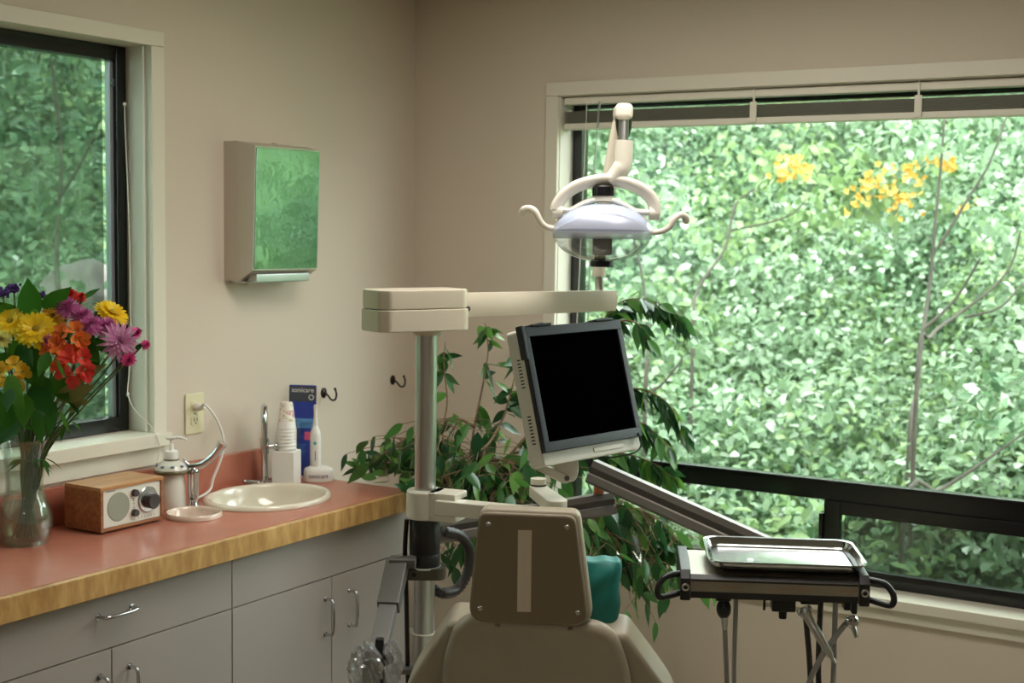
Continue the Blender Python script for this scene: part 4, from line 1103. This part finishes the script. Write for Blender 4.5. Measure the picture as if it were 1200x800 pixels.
for sg, pts in ((-1, [(649, 268), (641, 267), (634, 262), (630, 255), (626, 248.5), (620, 245.5), (613.5, 247), (611.5, 251)]), (1, [(762, 271.5), (770, 271), (778, 268.5), (784, 264), (787, 258), (791, 253), (797, 250.5), (802, 253), (803.5, 257)])):
    b = MB(); n_ = len(smoothpath([lp(*q) for q in pts], 5)); pp = [lp(*q) for q in pts]
    pp = [q + (-HF) * (.02 * math.sin(PI * i / (len(pp) - 1))) for i, q in enumerate(pp)]
    b.tube(smoothpath(pp, 5), [.0065 + .0025 * (i / (n_ - 1)) for i in range(n_)], 14); b.ell(pp[-1], (.009,) * 3); b.build('handle', K['beigelt'], t)

# ---- monitor and its white arm
aL, aR = atD(519, 591, 3.13), atD(660, 590, 3.02)
t = thing('monitor_arm', PO + UZ * zat(589), 'white swing arm clamped to the post and carrying the monitor', 'monitor arm')
z0_, z1_ = zat(606), zat(573)
MB().lathe([(.0255, z0_), (.040, z0_), (.0435, z0_ + .004), (.0435, z1_ - .004), (.040, z1_), (.0255, z1_)], PO, None, 40).build('collar', K['beigelt'], t)
bd = (aR - aL); bd.z = 0; bd.normalize(); bs = UZ.cross(bd)
zc = (z0_ + z1_) / 2
b = MB(); pc_ = PO + bd * .055 + UZ * zc
b.box(pc_ + UZ * (.5 * (z1_ - z0_) - .008), (.075, .07, .016), (bd, bs, UZ), .004); b.box(pc_ - UZ * (.5 * (z1_ - z0_) - .008), (.075, .07, .016), (bd, bs, UZ), .004); b.box(PO + bd * .03 + UZ * zc, (.02, .07, z1_ - z0_), (bd, bs, UZ), .003); b.build('clevis', K['beigelt'], t)
ar0 = PO + bd * .062 + UZ * zc; ar1 = V((aR.x, aR.y, zc + .004))
b = MB(); b.box((ar0 + ar1) / 2, ((ar1 - ar0).length + .03, .045, .034), (bd, bs, UZ), .004); b.build('swing_bar', K['beigelt'], t)
p1 = atD(652, 578, 3.03); p2 = atD(632, 556, 3.08)
p1v = V((p1.x, p1.y, zc + .020))
p2 = atD(631, 558, 3.19); p2v = V((p2.x, p2.y, p1v.z)); ld = (p2v - p1v).normalized(); ls_ = UZ.cross(ld); LL = (p2v - p1v).length
st = [(math.cos(rad(a)) * .0245 * -1, math.sin(rad(a)) * .0245) for a in range(-90, 91, 15)] + [(LL + math.cos(rad(a)) * .021, math.sin(rad(a)) * .021) for a in range(90, -91, -15)]
b = MB(); b.prism(st[::-1], p1v, (ld, ls_, UZ), .027, .003, 3); b.build('knuckle', K['beigelt'], t)
b = MB(); b.cyl(p2v + UZ * .027, p2v + UZ * .031, .019, n=28); b.cur = 1; b.cyl(p2v + UZ * .031, p2v + UZ * .044, .0185, n=28); b.build('swivel', [K['blackpl'], K['beigelt']], t)
MB().cyl(p2v - UZ * .014, p2v, .014, n=18).build('bolt', K['blackpl'], t)
mc = V((1.382, -1.258, 1.337)); mr = V((.222, .975, .015)).normalized(); mu = V((-.255, .043, .966)); mu = (mu - mr * mu.dot(mr)).normalized(); mn = mr.cross(mu).normalized()   # mn = screen normal
if mn.dot(CAM - mc) < 0: mn = -mn

t = thing('computer_monitor', mc - mu * .16, 'flat monitor with a dark blank screen turned right and tilted back', 'monitor')
MX = (mr, mu, mn)
b = MB(); b.prism(rpoly([(-.165, -.168), (.165, -.168), (.166, .136), (-.166, .136)], .01), mc - mn * .048, MX, .044, .005); b.prism(rpoly([(-.12, -.12), (.12, -.12), (.12, .10), (-.12, .10)], .02), mc - mn * .075, MX, .03, .008); b.build('housing', K['monbody'], t)
b = MB()
for k in range(9):
    for k2 in (0, 1): b.box(mc - mr * .1655 + mu * (-.055 - k * .0075 + k2 * .125) - mn * .022, (.0012, .0028, .010), MX)
b.build('vents', K['dark'], t, smooth=False)
b = MB()
b.box(mc + mu * .1275, (.33, .022, .014), MX, .002); b.box(mc - mu * .1275, (.33, .022, .014), MX, .002); b.box(mc - mr * .156, (.018, .235, .014), MX, .002); b.box(mc + mr * .156, (.018, .235, .014), MX, .002)
b.box(mc - mr * .1665 + mu * .105, (.012, .075, .018), MX, .003)
b.build('bezel', K['bezel'], t)
MB().box(mc - mn * .001, (.298, .236, .006), MX).build('screen', K['lcd'], t)
for xx in (-.105, .105):
    b = MB(); b.box(mc + mr * xx + mu * .141 - mn * .006, (.06, .006, .034), MX, .002); b.box(mc + mr * (xx + .012) + mu * .1445 - mn * .01, (.016, .006, .016), MX, .002); b.build('top_clip', K['bezel'], t)
b = MB(); b.box(mc - mu * .151 - mn * .003 + mr * .05, (.10, .010, .0024), MX, .001); b.build('button_bar', K['beige'], t)
b = MB(); b.tube(smoothpath([mc + mr * .15 - mu * .13 + mn * .008, mc + mr * .15 - mu * .16 + mn * .008, mc + mr * .12 - mu * .174 + mn * .0, mc + mr * .05 - mu * .174 - mn * .02], 5), .002, 8); b.build('cable', K['blackpl'], t)
# tilt bracket below the housing
fb = atD(664, 554, 3.06)
b = MB(); fbl = [(-.030, .018), (-.028, -.004), (.000, -.020), (.018, -.018), (.026, .0), (.026, .03), (-.03, .03)]
b.prism(rpoly(fbl, .008), fb + HF * .02, (HR, UZ, -HF), .03, .003)
b.prism(rpoly([(-.075, .012), (-.058, .022), (.006, -.004), (.006, -.020), (-.008, -.022)], .006), fb + HF * .012, (HR, UZ, -HF), .03, .003)
br = b.build('tilt_bracket', K['monbody'], t)
q = fb - HF * .019 - UZ * .008; MB().cyl(q, q - HF * .004, .006, n=14).build('hinge_bolt', K['greymet'], br)

# ================================================================== DELIVERY ARM, UNIT, TRAY
def beam(mb, a, e, w, h):
    """extruded arm with slanted lit flanges; a, e points on its axis"""
    d = (e - a).normalized(); x = d.cross(UZ).normalized(); z = x.cross(d)
    pr = [(-w, -h), (w, -h), (w * 1.12, -h * .75), (w * .95, -h * .2), (w * .72, -h * .1), (w * .72, h * .45), (w * .5, h), (-w * .5, h), (-w * .72, h * .45), (-w * .72, -h * .1), (-w * .95, -h * .2), (-w * 1.12, -h * .75)]
    n = len(pr); vs = [a + x * p + z * q for p, q in pr] + [e + x * p + z * q for p, q in pr]
    for i in range(n):
        mb.cur = 1 if i in (4, 8) else 0  # recessed sides take the copy with shade in its colour
        mb.add([vs[i], vs[(i + 1) % n], vs[n + (i + 1) % n], vs[n + i]], [(0, 1, 2, 3)])
    mb.cur = 0; mb.add(vs[:n], [tuple(range(n))]); mb.add(vs[n:], [tuple(range(n))[::-1]])
l1a, l1b = atD(505, 623, 3.30), atD(717, 588, 3.52)
l2a, l2b = atD(694, 551, 3.50), atD(912, 649, 3.26)
t = thing('delivery_boom', l1a, 'dark pewter jointed arm reaching from the post to the instrument unit', 'arm')
b = MB(); beam(b, l1a, l1b, .022, .027); b.build('lower_link', [K['beam'], K['beamdk']], t, smooth=False)
b = MB(); beam(b, l2a, l2b, .022, .029); b.build('upper_link', [K['beam'], K['beamdk']], t, smooth=False)
jq = atD(702, 574, 3.51)
b = MB(); b.cyl(jq - UZ * .02, jq + UZ * .03, .014, n=20); b.build('pivot_pin', K['rust'], t)
b = MB()
for k in range(3): q = jq + HR * (.01 + k * .008) + UZ * .002 - HF * .012; b.ell(q, (.0045,) * 3)
b.build('pivot_screws', K['screw'], t)

TZ = .985
tc = V((1.8105, -1.112, 0)); tx = V((.891, .454, 0)); ty = V((-.454, .891, 0)); TX = (tx, ty, UZ)
def tl_(x, y, z): return tc + tx * x + ty * y + UZ * z
un = thing('instrument_unit', tl_(0, -.02, .92), 'grey metal dental instrument unit with black end caps under the steel tray', 'delivery unit')
UL, UO = .176, -.029
b = MB()
pf = [(-.128, .907), (-.128, .948), (-.118, .956), (.10, .957), (.10, .907)]
fr = [tl_(UO - UL, y, z) for y, z in pf]; bk = [tl_(UO + UL, y, z) for y, z in pf]; n = len(pf)
b.add(fr + bk, [(i, (i + 1) % n, n + (i + 1) % n, n + i) for i in range(n)] + [tuple(range(n)), tuple(range(2 * n - 1, n - 1, -1))])
b.mi[1] = 1; b.build('body', [K['unit'], K['unitdk']], un, smooth=False)
b = MB(); b.box(tl_(UO, -.1285, .914), (2 * UL - .002, .003, .014), TX, .001); b.box(tl_(UO, -.1285, .945), (2 * UL - .002, .0025, .004), TX, .0006); b.build('front_trim', K['unitdk'], un)
b = MB()
for xx, ww in ((-.115, .05), (.02, .07), (.13, .04)):
    for k in range(int(ww / .006)): b.box(tl_(xx - ww / 2 + k * .006, -.1292, .931 + .002 * (k % 3)), (.0035, .0006, .0015), TX)
b.build('worn_lettering', K['rust'], un, smooth=False)
b = MB(); b.box(tl_(0, -.0, .9605), (.27, .17, .008), TX, .003); b.build('tray_pad', K['sleeve'], un)
for sg in (-1, 1):
    b = MB(); b.prism([(-.136, .903), (-.136, .950), (-.120, .966), (.0, .972), (.09, .968), (.09, .903)], tl_(UO + sg * (UL + .011) - .011, 0, 0), (ty, UZ, tx), .022, .003); ec = b.build('end_cap', K['unitdk'], un)
    MB().lathe([(0, .004), (.006, .004), (.0085, .003), (.0085, 0)], tl_(UO + sg * (UL + .011), -.136, .932), (tx, UZ, -ty), 22).build('indicator', K['silver'], ec)
    MB().lathe([(0, .005), (.0045, .005), (.0045, 0)], tl_(UO + sg * (UL + .011), -.136, .932), (tx, UZ, -ty), 16).build('indicator_centre', K['blackpl'], ec)
    b = MB(); e_ = UL + .02
    hp_ = lambda q, y, z: tl_(UO + sg * q, y, z)
    pts = [hp_(e_, -.114, .955), hp_(e_ + .03, -.129, .952), hp_(e_ + .046, -.139, .937), hp_(e_ + .05, -.142, .920), hp_(e_ + .045, -.14, .909), hp_(e_ + .03, -.134, .909), hp_(e_, -.119, .915)]
    b.tube(smoothpath(pts, 6), .0068, 14); b.build('handle', K['blackpl'], un)
b = MB(); q = tl_(.0, .06, .915); b.tube([l2b, q], .02, 14); b.build('mount_stub', K['beamdk'], un)

tr = thing('instrument_tray', tl_(0, 0, .9645), 'shallow stainless steel tray with rounded corners on the instrument unit', 'tray')
b = MB(); rings = []
def trring(w, d, r, z): return [tl_(x, y, z) for x, y in rrect(w, d, r, 7)]
W_, D_ = .337, .252
lay = [(W_ - .040, D_ - .040, .022, .9655), (W_ - .028, D_ - .028, .026, .967), (W_ - .018, D_ - .018, .030, .974), (W_ - .010, D_ - .010, .034, .985), (W_, D_, .038, .9865), (W_ + .002, D_ + .002, .039, .984), (W_ - .001, D_ - .001, .038, .9825), (W_ - .0115, D_ - .0115, .033, .982), (W_ - .0205, D_ - .0205, .029, .973), (W_ - .030, D_ - .030, .025, .9655), (W_ - .042, D_ - .042, .021, .9645)]
vs = []; 
for l in lay: vs += trring(*l)
n = len(vs) // len(lay); fs = []
for i in range(len(lay) - 1):
    for k in range(n): fs.append((i * n + k, i * n + (k + 1) % n, (i + 1) * n + (k + 1) % n, (i + 1) * n + k))
fs += [tuple(range(n)), tuple(range((len(lay) - 1) * n, len(lay) * n))[::-1]]
b.add(vs, fs); b.build('pan', mat('tray_steel', (178, 180, 180), .17, 1, bump=(150, .03)), tr, ang=50)
for xx in (-.07, .07):
    MB().lathe([(0, .002), (.005, .0018), (.008, 0)], tl_(xx, -.01, .9655), TX, 18).build('dimple', K['steel'], tr)
b = MB(); b.box(tl_(.012, .118, .974), (.001, .001, .001), TX)

# ---- hung instruments: each with its holder knuckle and hose
def tu_(x, y, z): return tl_(x - .012, y, z + .019)
def hose_loop(x0_, x1_, y_, zlow, r=.0055, k='hose', top=.905, sway=0):
    m_ = MB(); pts = [tu_(x0_, y_, top), tu_(x0_ + sway * .4, y_, top - .12), tu_(x0_ + sway * .8, y_, zlow + .10), tu_((x0_ + x1_) / 2 + sway, y_ + .03, zlow), tu_(x1_ + sway * .4, y_ + .06, zlow + .12), tu_(x1_, y_ + .07, .70), tu_(x1_, y_ + .07, .892)]
    m_.tube(smoothpath(pts, 8), r, 12); return m_
hy = -.10
t = thing('air_water_syringe', tu_(-.118, hy, .86), 'black headed instrument on a grey hose at the left of the unit underside', 'dental instrument', 'instruments hanging below the unit')
b = MB(); b.box(tu_(-.118, hy, .884), (.024, .03, .012), TX, .003); b.box(tu_(-.132, hy - .01, .882), (.012, .012, .006), TX, .002); b.build('holder', K['blackpl'], t)
b = MB(); b.ell(tu_(-.120, hy - .005, .860), (.016, .016, .022)); b.cyl(tu_(-.120, hy - .02, .862), tu_(-.120, hy - .024, .862), .006, n=14); b.build('head', K['blackpl'], t)
b = MB(); b.tube([tu_(-.119, hy - .006, .845), tu_(-.118, hy - .004, .83), tu_(-.117, hy, .815)], [.009, .008, .006], 14); b.build('ferrule', K['steel'], t)
hose_loop(-.117, -.088, hy, .46, .0055, top=.825, sway=.02).build('hose', K['hose'], t)

b = MB(); b.cyl(tu_(-.035, hy - .01, .888), tu_(-.035, hy - .01, .862), .003, n=10); b.box(tu_(.005, hy, .874), (.05, .04, .026), TX, .003); b.lathe([(0, -.03), (.008, -.03), (.009, -.012), (0, -.012)], tu_(.005, hy - .005, .874), TX, 16); b.build('underside_block', K['blackpl'], un)

t = thing('dental_handpiece', tu_(.05, hy, .86), 'silver dental drill handpiece slanting down below the middle of the unit', 'dental instrument', 'instruments hanging below the unit')
b = MB(); b.box(tu_(.062, hy + .01, .882), (.04, .03, .014), TX, .003); b.build('holder', K['blackpl'], t)
a = tu_(.047, hy - .035, .868); e = tu_(.106, hy - .085, .775); dv = e - a
b = MB(); b.tube([a - dv * .06, a, a + dv * .06, a + dv * .10, a + dv * .45, a + dv * .48, a + dv * .5, a + dv * .85, a + dv * .88, a + dv * .93, e], [.006, .0125, .0125, .0095, .0092, .0102, .0092, .0072, .0045, .0045, .003], 20); b.build('body', K['polesteel'], t)
b = MB(); b.lathe([(.010, -.006), (.016, -.004), (.017, .004), (.012, .007), (.010, .007), (.010, -.006)], a - dv * .0 + ty * .012, axes(dv), 24); b.build('collar', K['chrome'], t)
hose_loop(.052, .095, hy, .44, .0062, 'hosedk', top=.862, sway=.035).build('hose', K['hosedk'], t)

t = thing('saliva_ejector', tu_(.135, hy, .86), 'short chrome nozzle on a black bracket at the right of the unit underside', 'dental instrument', 'instruments hanging below the unit')
b = MB(); b.box(tu_(.14, hy + .01, .876), (.014, .03, .022), TX, .003); b.box(tu_(.155, hy + .005, .872), (.012, .024, .028), TX, .003); b.box(tu_(.132, hy + .01, .884), (.03, .03, .008), TX, .002); b.build('holder', K['blackpl'], t)
q = tu_(.147, hy - .025, .848); b = MB(); b.lathe([(0, -.010), (.010, -.010), (.0135, -.005), (.0135, .006), (.010, .010), (0, .010)], q, axes((-HF + UZ * .3), UZ), 24)
b.tube([q - UZ * .004, q - UZ * .016 + HR * .003 - HF * .01, q - UZ * .030 + HR * .006 - HF * .018], [.006, .006, .0045], 14); b.build('nozzle', K['chrome'], t)
for dx_ in (-.005, .005): MB().cyl(q + HR * dx_ - HF * .0105 + UZ * .006, q + HR * dx_ - HF * .013 + UZ * .006, .003, n=10).build('button', K['greymet'], t)
m_ = MB(); m_.tube(smoothpath([tu_(.142, hy - .01, .845), tu_(.120, hy - .02, .82), tu_(.085, hy - .03, .77), tu_(.058, hy - .03, .70), tu_(.05, hy - .02, .6), tu_(.07, hy, .46), tu_(.11, hy + .04, .44), tu_(.125, hy + .06, .6), tu_(.125, hy + .06, .889)], 8), .006, 12); m_.build('hose', K['hose'], t)

# ================================================================== DENTAL CHAIR
ca_ = rad(7); cr = (HR * math.cos(ca_) - HF * math.sin(ca_)).normalized(); cf = (HR * math.sin(ca_) + HF * math.cos(ca_)).normalized()   # chair right and forward
hcn = atD(621, 666, 2.90)
ch = thing('dental_chair', V((hcn.x, hcn.y, 0)) + cf * .75, 'taupe vinyl dental chair seen from behind with its headrest up', 'dental chair')
th = rad(1.5); hu = (UZ * math.cos(th) - cf * math.sin(th)).normalized(); hn = -(cf * math.cos(th) + UZ * math.sin(th)).normalized()
HX = (cr, hu, hn)
k_ = 2.9 / FPX
hpoly = [(-.108, .121), (.096, .121), (.129, -.118), (-.131, -.118)]
b = MB(); b.prism(rpoly(hpoly, [.018, .02, .04, .04], 7), hcn, HX, .014, .007, 3); hr_ = b.build('headrest', K['vinyldk'], ch)
b = MB(); b.prism(rpoly([(x * 1.035 + .003, y * 1.03 + .002) for x, y in hpoly], [.02, .02, .04, .04], 7), hcn - hn * .046, HX, .045, .012, 3); b.build('headrest_cushion', K['vinyl'], ch)
b = MB(); b.prism(rrect(.029, .176, .001), hcn + cr * -.010 + hu * -.002 + hn * .0138, (( cr + hu * .02).normalized(), hu, hn), .0012); b.build('hook_strip', K['strip'], hr_)
for x, y in ((-.088, .095), (.078, .095), (-.104, -.088), (.104, -.088)):
    MB().lathe([(0, .003), (.004, .0028), (.0065, 0)], hcn + cr * x + hu * y + hn * .0138, (cr, hu, hn), 16).build('screw', K['screw'], hr_)
# headrest bar
bc = atD(623, 770, 2.88) + cf * .085 + UZ * .012
bu = (UZ * math.cos(rad(16)) - cf * math.sin(rad(16))).normalized(); bn = -(cf * math.cos(rad(16)) + UZ * math.sin(rad(16))).normalized(); BX = (cr, bu, bn)
b = MB(); b.box(hcn - hu * .14 - hn * .02, (.10, .07, .012), HX, .004); b.build('headrest_bar', K['sleeve'], ch)
outer = [(-.115, .030), (-.190, .030), (-.286, -.125), (-.31, -.19), (-.31, -.36), (.31, -.36), (.31, -.19), (.290, -.125), (.194, .018), (.118, .022), (.09, -.03), (-.09, -.03)]
b = MB(); b.prism(rpoly(outer, [.02, .014, .04, .05, .06, .06, .05, .04, .014, .02, .03, .03], 6), bc - bn * .10, BX, .096, .014, 4); b.build('backrest', K['vinyl'], ch)
inn = [(-.166, .070), (.166, .062), (.206, -.06), (.214, -.34), (-.214, -.34), (-.206, -.06)]
b = MB(); b.prism(rpoly(inn, [.06, .06, .05, .04, .04, .05], 8), bc - bn * .01, BX, .045, .02, 4); bkc = b.build('back_cover', K['vinyl'], ch)
for x in (-.078, .078): MB().lathe([(0, .003), (.004, .0028), (.0065, 0)], bc + cr * x + bu * .054 + bn * .0345, (cr, bn, bu), 14).build('screw', K['screw'], bkc)
seat = V((bc.x, bc.y, .50)) + cf * .36
b = MB(); b.prism(rpoly([(-.22, -.30), (.22, -.30), (.18, .0), (.16, .72), (-.16, .72), (-.18, .0)], .06, 6), seat - UZ * .10 , (cr, cf, UZ), .12, .03, 4); b.build('seat', K['vinyl'], ch)
b = MB(); b.box(V((seat.x, seat.y, .27)), (.20, .34, .34), (cr, cf, UZ), .03); b.build('lift_column', K['vinyldk'], ch)
b = MB(); b.prism(rpoly([(-.12, -.34), (.20, -.34), (.20, .34), (-.12, .34)], .06, 6), V((seat.x, seat.y, 0)), (cr, cf, UZ), .07, .015, 3); b.build('base_plate', K['greymet'], ch)

# ---- teal cushion lying on the chair beyond the headrest
qc = atD(700, 697, 3.02)
bm_ = bmesh.new(); bmesh.ops.create_cube(bm_, size=1); bmesh.ops.subdivide_edges(bm_, edges=bm_.edges[:], cuts=7, use_grid_fill=True)
for v in bm_.verts:
    x, y, z = v.co * 2
    pinch = 1 - .12 * (x * x * y * y); puff = 1 - .35 * max(abs(x), abs(z)) ** 4
    v.co = V((x * .050 * pinch, y * .045 * puff, z * .082)) + V((.003 * math.sin(z * 7 + x * 3), .004 * math.sin(z * 9 - x * 4), .002 * math.sin(x * 8)))
mb = MB(); tu = (UZ + HR * .02).normalized(); mb.bm(bm_, M.Translation(qc) @ M((HR, HF, tu)).transposed().to_4x4())
o = mb.build('cushion', K['teal2'], ang=60, sub=2)
tag(o, 'teal green cushion poking out beside the chair headrest', 'cushion')

# ================================================================== OUTSIDE: WOODED BANK
def hz(x, y):
    s_ = math.hypot(max(y, 0), max(-x, 0)); k_ = max(0, min(1, (-x - .5) / 3)); c_ = 6.8 + 1.8 * k_ + 3.2 * max(0, min(1, (x - 2.2) / 2)); return -1.15 + (.56 + .10 * k_) * min(s_, c_) - .25 * max(0, s_ - c_) + .14 * math.sin(x * .9 + 1) * math.cos(y * .7) + .1 * math.sin(x * 2.1 + y * 1.3)
b = MB(); nx_, ny_ = 60, 60; xs = np.linspace(-16, 12, nx_); ys = np.linspace(-6, 18, ny_); ids = {}
def inside(x, y): return x > -.5 and y < .5
for i, x in enumerate(xs):
    for j, y in enumerate(ys): ids[i, j] = len(b.v); b.v.append(V((x, y, hz(x, y) if not inside(x, y) else -1.1)))
for i in range(nx_ - 1):
    for j in range(ny_ - 1): b.f.append((ids[i, j], ids[i + 1, j], ids[i + 1, j + 1], ids[i, j + 1])); b.mi.append(0)
struct(b.build('hillside', K['hill'], ang=180))


def cluster(items, c, r, n, L, flat=.75):
    for _ in range(n):
        d = rv().normalized(); q = c + V((d.x * r, d.y * r, d.z * r * flat)) * random.uniform(.55, 1.0) ** .6
        if q.y < .45 and q.x > -.45: continue
        items.append((q, d * .5 + rv() * .6 + V((0, 0, -.15)), d + UZ * .6 + rv() * .3, L * random.uniform(.7, 1.35), L * random.uniform(.5, .8), .12))


mass, massd, massy = [], [], []
for k in range(1000):
    if k < 520:
        px = random.uniform(520, 1330); dist = random.uniform(5.4, 11.2)
    elif k < 680:
        px = random.uniform(-120, 170); dist = random.uniform(4.8, 9.8)
    else:   # the bank beyond the frame, seen in the polished dispenser and from the side
        px = None
    p = atD(px, 300, dist) if px is not None else (V((.8 + .88 * (k % 22) * .3 + random.uniform(-.2, 2.0), 1.2 + (k % 22) * .3, 0)) if k < 860 else V((random.uniform(-7, 9), random.uniform(-3, 7), 0)))
    if not (p.y > .9 or p.x < -1.0): continue
    g_ = hz(p.x, p.y); rr = random.uniform(.30, .60)
    c = V((p.x, p.y, g_ + random.uniform(.05, .75)))
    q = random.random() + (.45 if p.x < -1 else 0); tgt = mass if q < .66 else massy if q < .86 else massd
    far = px is None
    cluster(tgt, c, rr, int((130 if far else 245) * rr / .45), random.uniform(.065, .09) if far else random.uniform(.036, .06))
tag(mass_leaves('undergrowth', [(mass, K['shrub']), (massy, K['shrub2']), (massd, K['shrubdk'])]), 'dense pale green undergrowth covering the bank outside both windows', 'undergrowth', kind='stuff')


def sapling(trunk, branches, label, crowns, mt='shrub', r0=.013):
    P = [atD(*q) for q in trunk]; base = P[-1].copy(); base.z = min(base.z, hz(base.x, base.y)); foot = V((P[-1].x, P[-1].y, hz(P[-1].x, P[-1].y) - .05))
    t = thing('sapling', foot, label, 'tree', 'saplings on the bank outside')
    P = smoothpath(P + ([foot] if P[-1].z > foot.z else []), 5)
    MB().tube(P, [r0 * (.35 + .65 * i / (len(P) - 1)) for i in range(len(P))], 8).build('trunk', K['twig'], t)
    for br in branches:
        Q = smoothpath([atD(*q) for q in br], 4); MB().tube(Q, [r0 * (.3 + .3 * i / (len(Q) - 1)) for i in range(len(Q))], 6).build('branch', K['twig'], t)
    it = []
    for px, py, d, r in crowns: cluster(it, atD(px, py, d), r, int(110 * r / .3), .055)
    mass_leaves('crown', [(it, K[mt])], t)


sapling([(1108, 120, 6.0), (1103, 190, 6.0), (1096, 260, 6.0), (1090, 330, 6.0), (1080, 400, 5.9), (1074, 460, 5.8), (1066, 520, 5.7)], [[(1180, 135, 5.9), (1160, 190, 5.9), (1130, 240, 5.95), (1098, 292, 6.0)], [(1150, 300, 5.8), (1120, 350, 5.85), (1083, 385, 5.9)]], 'slim grey sapling with a forked trunk outside at the right of the wide window', [(1110, 140, 6.1, .3), (1060, 180, 6.2, .25), (1150, 230, 6.2, .2)])
sapling([(918, 165, 6.6), (890, 215, 6.5), (862, 240, 6.5), (850, 290, 6.4), (818, 340, 6.3), (812, 400, 6.2)], [[(960, 200, 6.6), (930, 250, 6.55), (856, 270, 6.5)]], 'thin leaning sapling outside between the lamp and the yellow blossoms', [(900, 160, 6.7, .3), (830, 260, 6.6, .25), (960, 210, 6.7, .25)], 'shrub2', .010)
sapling([(1196, 270, 5.6), (1185, 310, 5.6), (1160, 340, 5.6), (1120, 370, 5.6), (1090, 395, 5.5), (1075, 440, 5.4)], [[(1199, 330, 5.5), (1172, 360, 5.5), (1130, 372, 5.6)]], 'bare crooked sapling outside at the right edge of the wide window', [(1190, 260, 5.7, .2)], 'shrub', .010)
sapling([(1210, 500, 5.2), (1175, 525, 5.2), (1140, 550, 5.2), (1100, 575, 5.2), (1060, 600, 5.1)], [], 'low bare bough outside just above the black transom at right', [(1190, 480, 5.3, .18)], 'shrubdk', .011)
sapling([(735, 250, 5.8), (752, 320, 5.8), (760, 400, 5.8), (756, 470, 5.7)], [[(800, 420, 5.7), (776, 450, 5.7), (758, 460, 5.7)]], 'thin sapling outside seen between lamp and fig leaves', [(735, 220, 5.9, .25), (790, 400, 5.8, .18)], 'shrub', .012)
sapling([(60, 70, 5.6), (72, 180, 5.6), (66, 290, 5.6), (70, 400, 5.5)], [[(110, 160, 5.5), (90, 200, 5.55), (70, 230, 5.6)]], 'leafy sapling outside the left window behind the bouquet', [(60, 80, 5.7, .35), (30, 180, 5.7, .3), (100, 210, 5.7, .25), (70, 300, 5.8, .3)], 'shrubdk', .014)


def bloomer(c3, label):
    p = atD(*c3[0]); foot = V((p.x, p.y, hz(p.x, p.y)))
    t = thing('flowering_shrub', foot, label, 'shrub', 'yellow flowering shrubs on the bank')
    it, fl_ = [], []
    for px, py, d, r, n in c3_full[label]:
        c = atD(px, py, d); cluster(it, c + HF * .12, r * 1.3, int(60 * r / .2), .06)
        for _ in range(int(n * 1.7)):
            q = c + V((random.gauss(0, r * .42), random.gauss(0, r * .3), random.gauss(0, r * .32))) - HF * .08
            ax = axes(-HF + rv() * .5)
            for k in range(5):
                a = 2 * PI * k / 5; fl_.append((q, ax[0] * math.cos(a) + ax[1] * math.sin(a) + ax[2] * .3, ax[2], random.uniform(.012, .021), .015, .1))
    leaves_mesh('foliage', it, K['shrub2'], t); leaves_mesh('blossoms', fl_, K['yblos'], t)


c3_full = {'yellow flowering shrub outside, nearest the lamp, in two close tufts': [(917, 198, 6.0, .10, 14), (934, 202, 6.0, .08, 9), (928, 196, 6.0, .06, 4)],
           'yellow flowering shrub outside, the widest, below the dark leaf gap': [(1046, 235, 6.2, .12, 14), (1012, 215, 6.2, .10, 10), (1062, 205, 6.2, .08, 10), (1000, 238, 6.2, .08, 7), (1038, 228, 6.2, .1, 8), (1030, 208, 6.2, .14, 8)],
           'small yellow flowering shrub outside, close to the forked sapling': [(1090, 188, 6.1, .06, 6), (1108, 196, 6.1, .06, 7), (1128, 244, 6.1, .07, 4)]}
for lab in c3_full: bloomer([c3_full[lab][0][:3]], lab)

# pale rock up the bank outside the left window
p = atD(100, 345, 6.0); p.z -= .02; bm_ = bmesh.new(); bmesh.ops.create_icosphere(bm_, subdivisions=4, radius=1)
for v in bm_.verts: v.co = v.co * (.9 + .12 * math.sin(v.co.x * 4 + 1) * math.cos(v.co.y * 5) + .06 * math.sin(v.co.z * 9)); v.co = V((v.co.x * .22, v.co.y * .2, v.co.z * .17))
mb = MB(); mb.bm(bm_, M.Translation(p)); tag(mb.build('boulder', K['rock'], ang=180), 'pale pinkish boulder outside the left window beyond the bouquet', 'rock')

# ================================================================== LIGHT
w = bpy.data.worlds.new('sky'); S.world = w; w.use_nodes = True
nt = w.node_tree; bg = nt.nodes['Background']; bg.inputs[0].default_value = (.95, .975, 1.0, 1); bg.inputs[1].default_value = 7.5
def area(name, loc, size, sizey, power, col, rot):
    l = bpy.data.lights.new(name, 'AREA'); l.shape = 'RECTANGLE'; l.size = size; l.size_y = sizey; l.energy = power; l.color = col
    o = bpy.data.objects.new(name, l); COL.objects.link(o); o.location = loc; o.rotation_euler = rot; return o
area('ceiling_and_fill_lamp', (1.5, -1.25, CZ - .02), 1.2, .55, 17.5, (1, .94, .86), (0, 0, 0))
area('ceiling_and_fill_lamp', (3.0, -5.0, CZ - .02), 1.2, .55, 9, (1, .95, .87), (0, 0, 0))  # weak fill added behind the camera, no known fixture there
sun = bpy.data.lights.new('sun', 'SUN'); sun.energy = 3.5; sun.angle = rad(25); sun.color = (1, .98, .93)
so = bpy.data.objects.new('sun', sun); COL.objects.link(so); so.rotation_euler = V((-.35, .5, -1)).to_track_quat('-Z', 'Y').to_euler()

S.view_settings.view_transform = 'Standard'; S.view_settings.look = 'None'; S.view_settings.gamma = 1; S.view_settings.use_curve_mapping = False
S.view_settings.exposure = .35
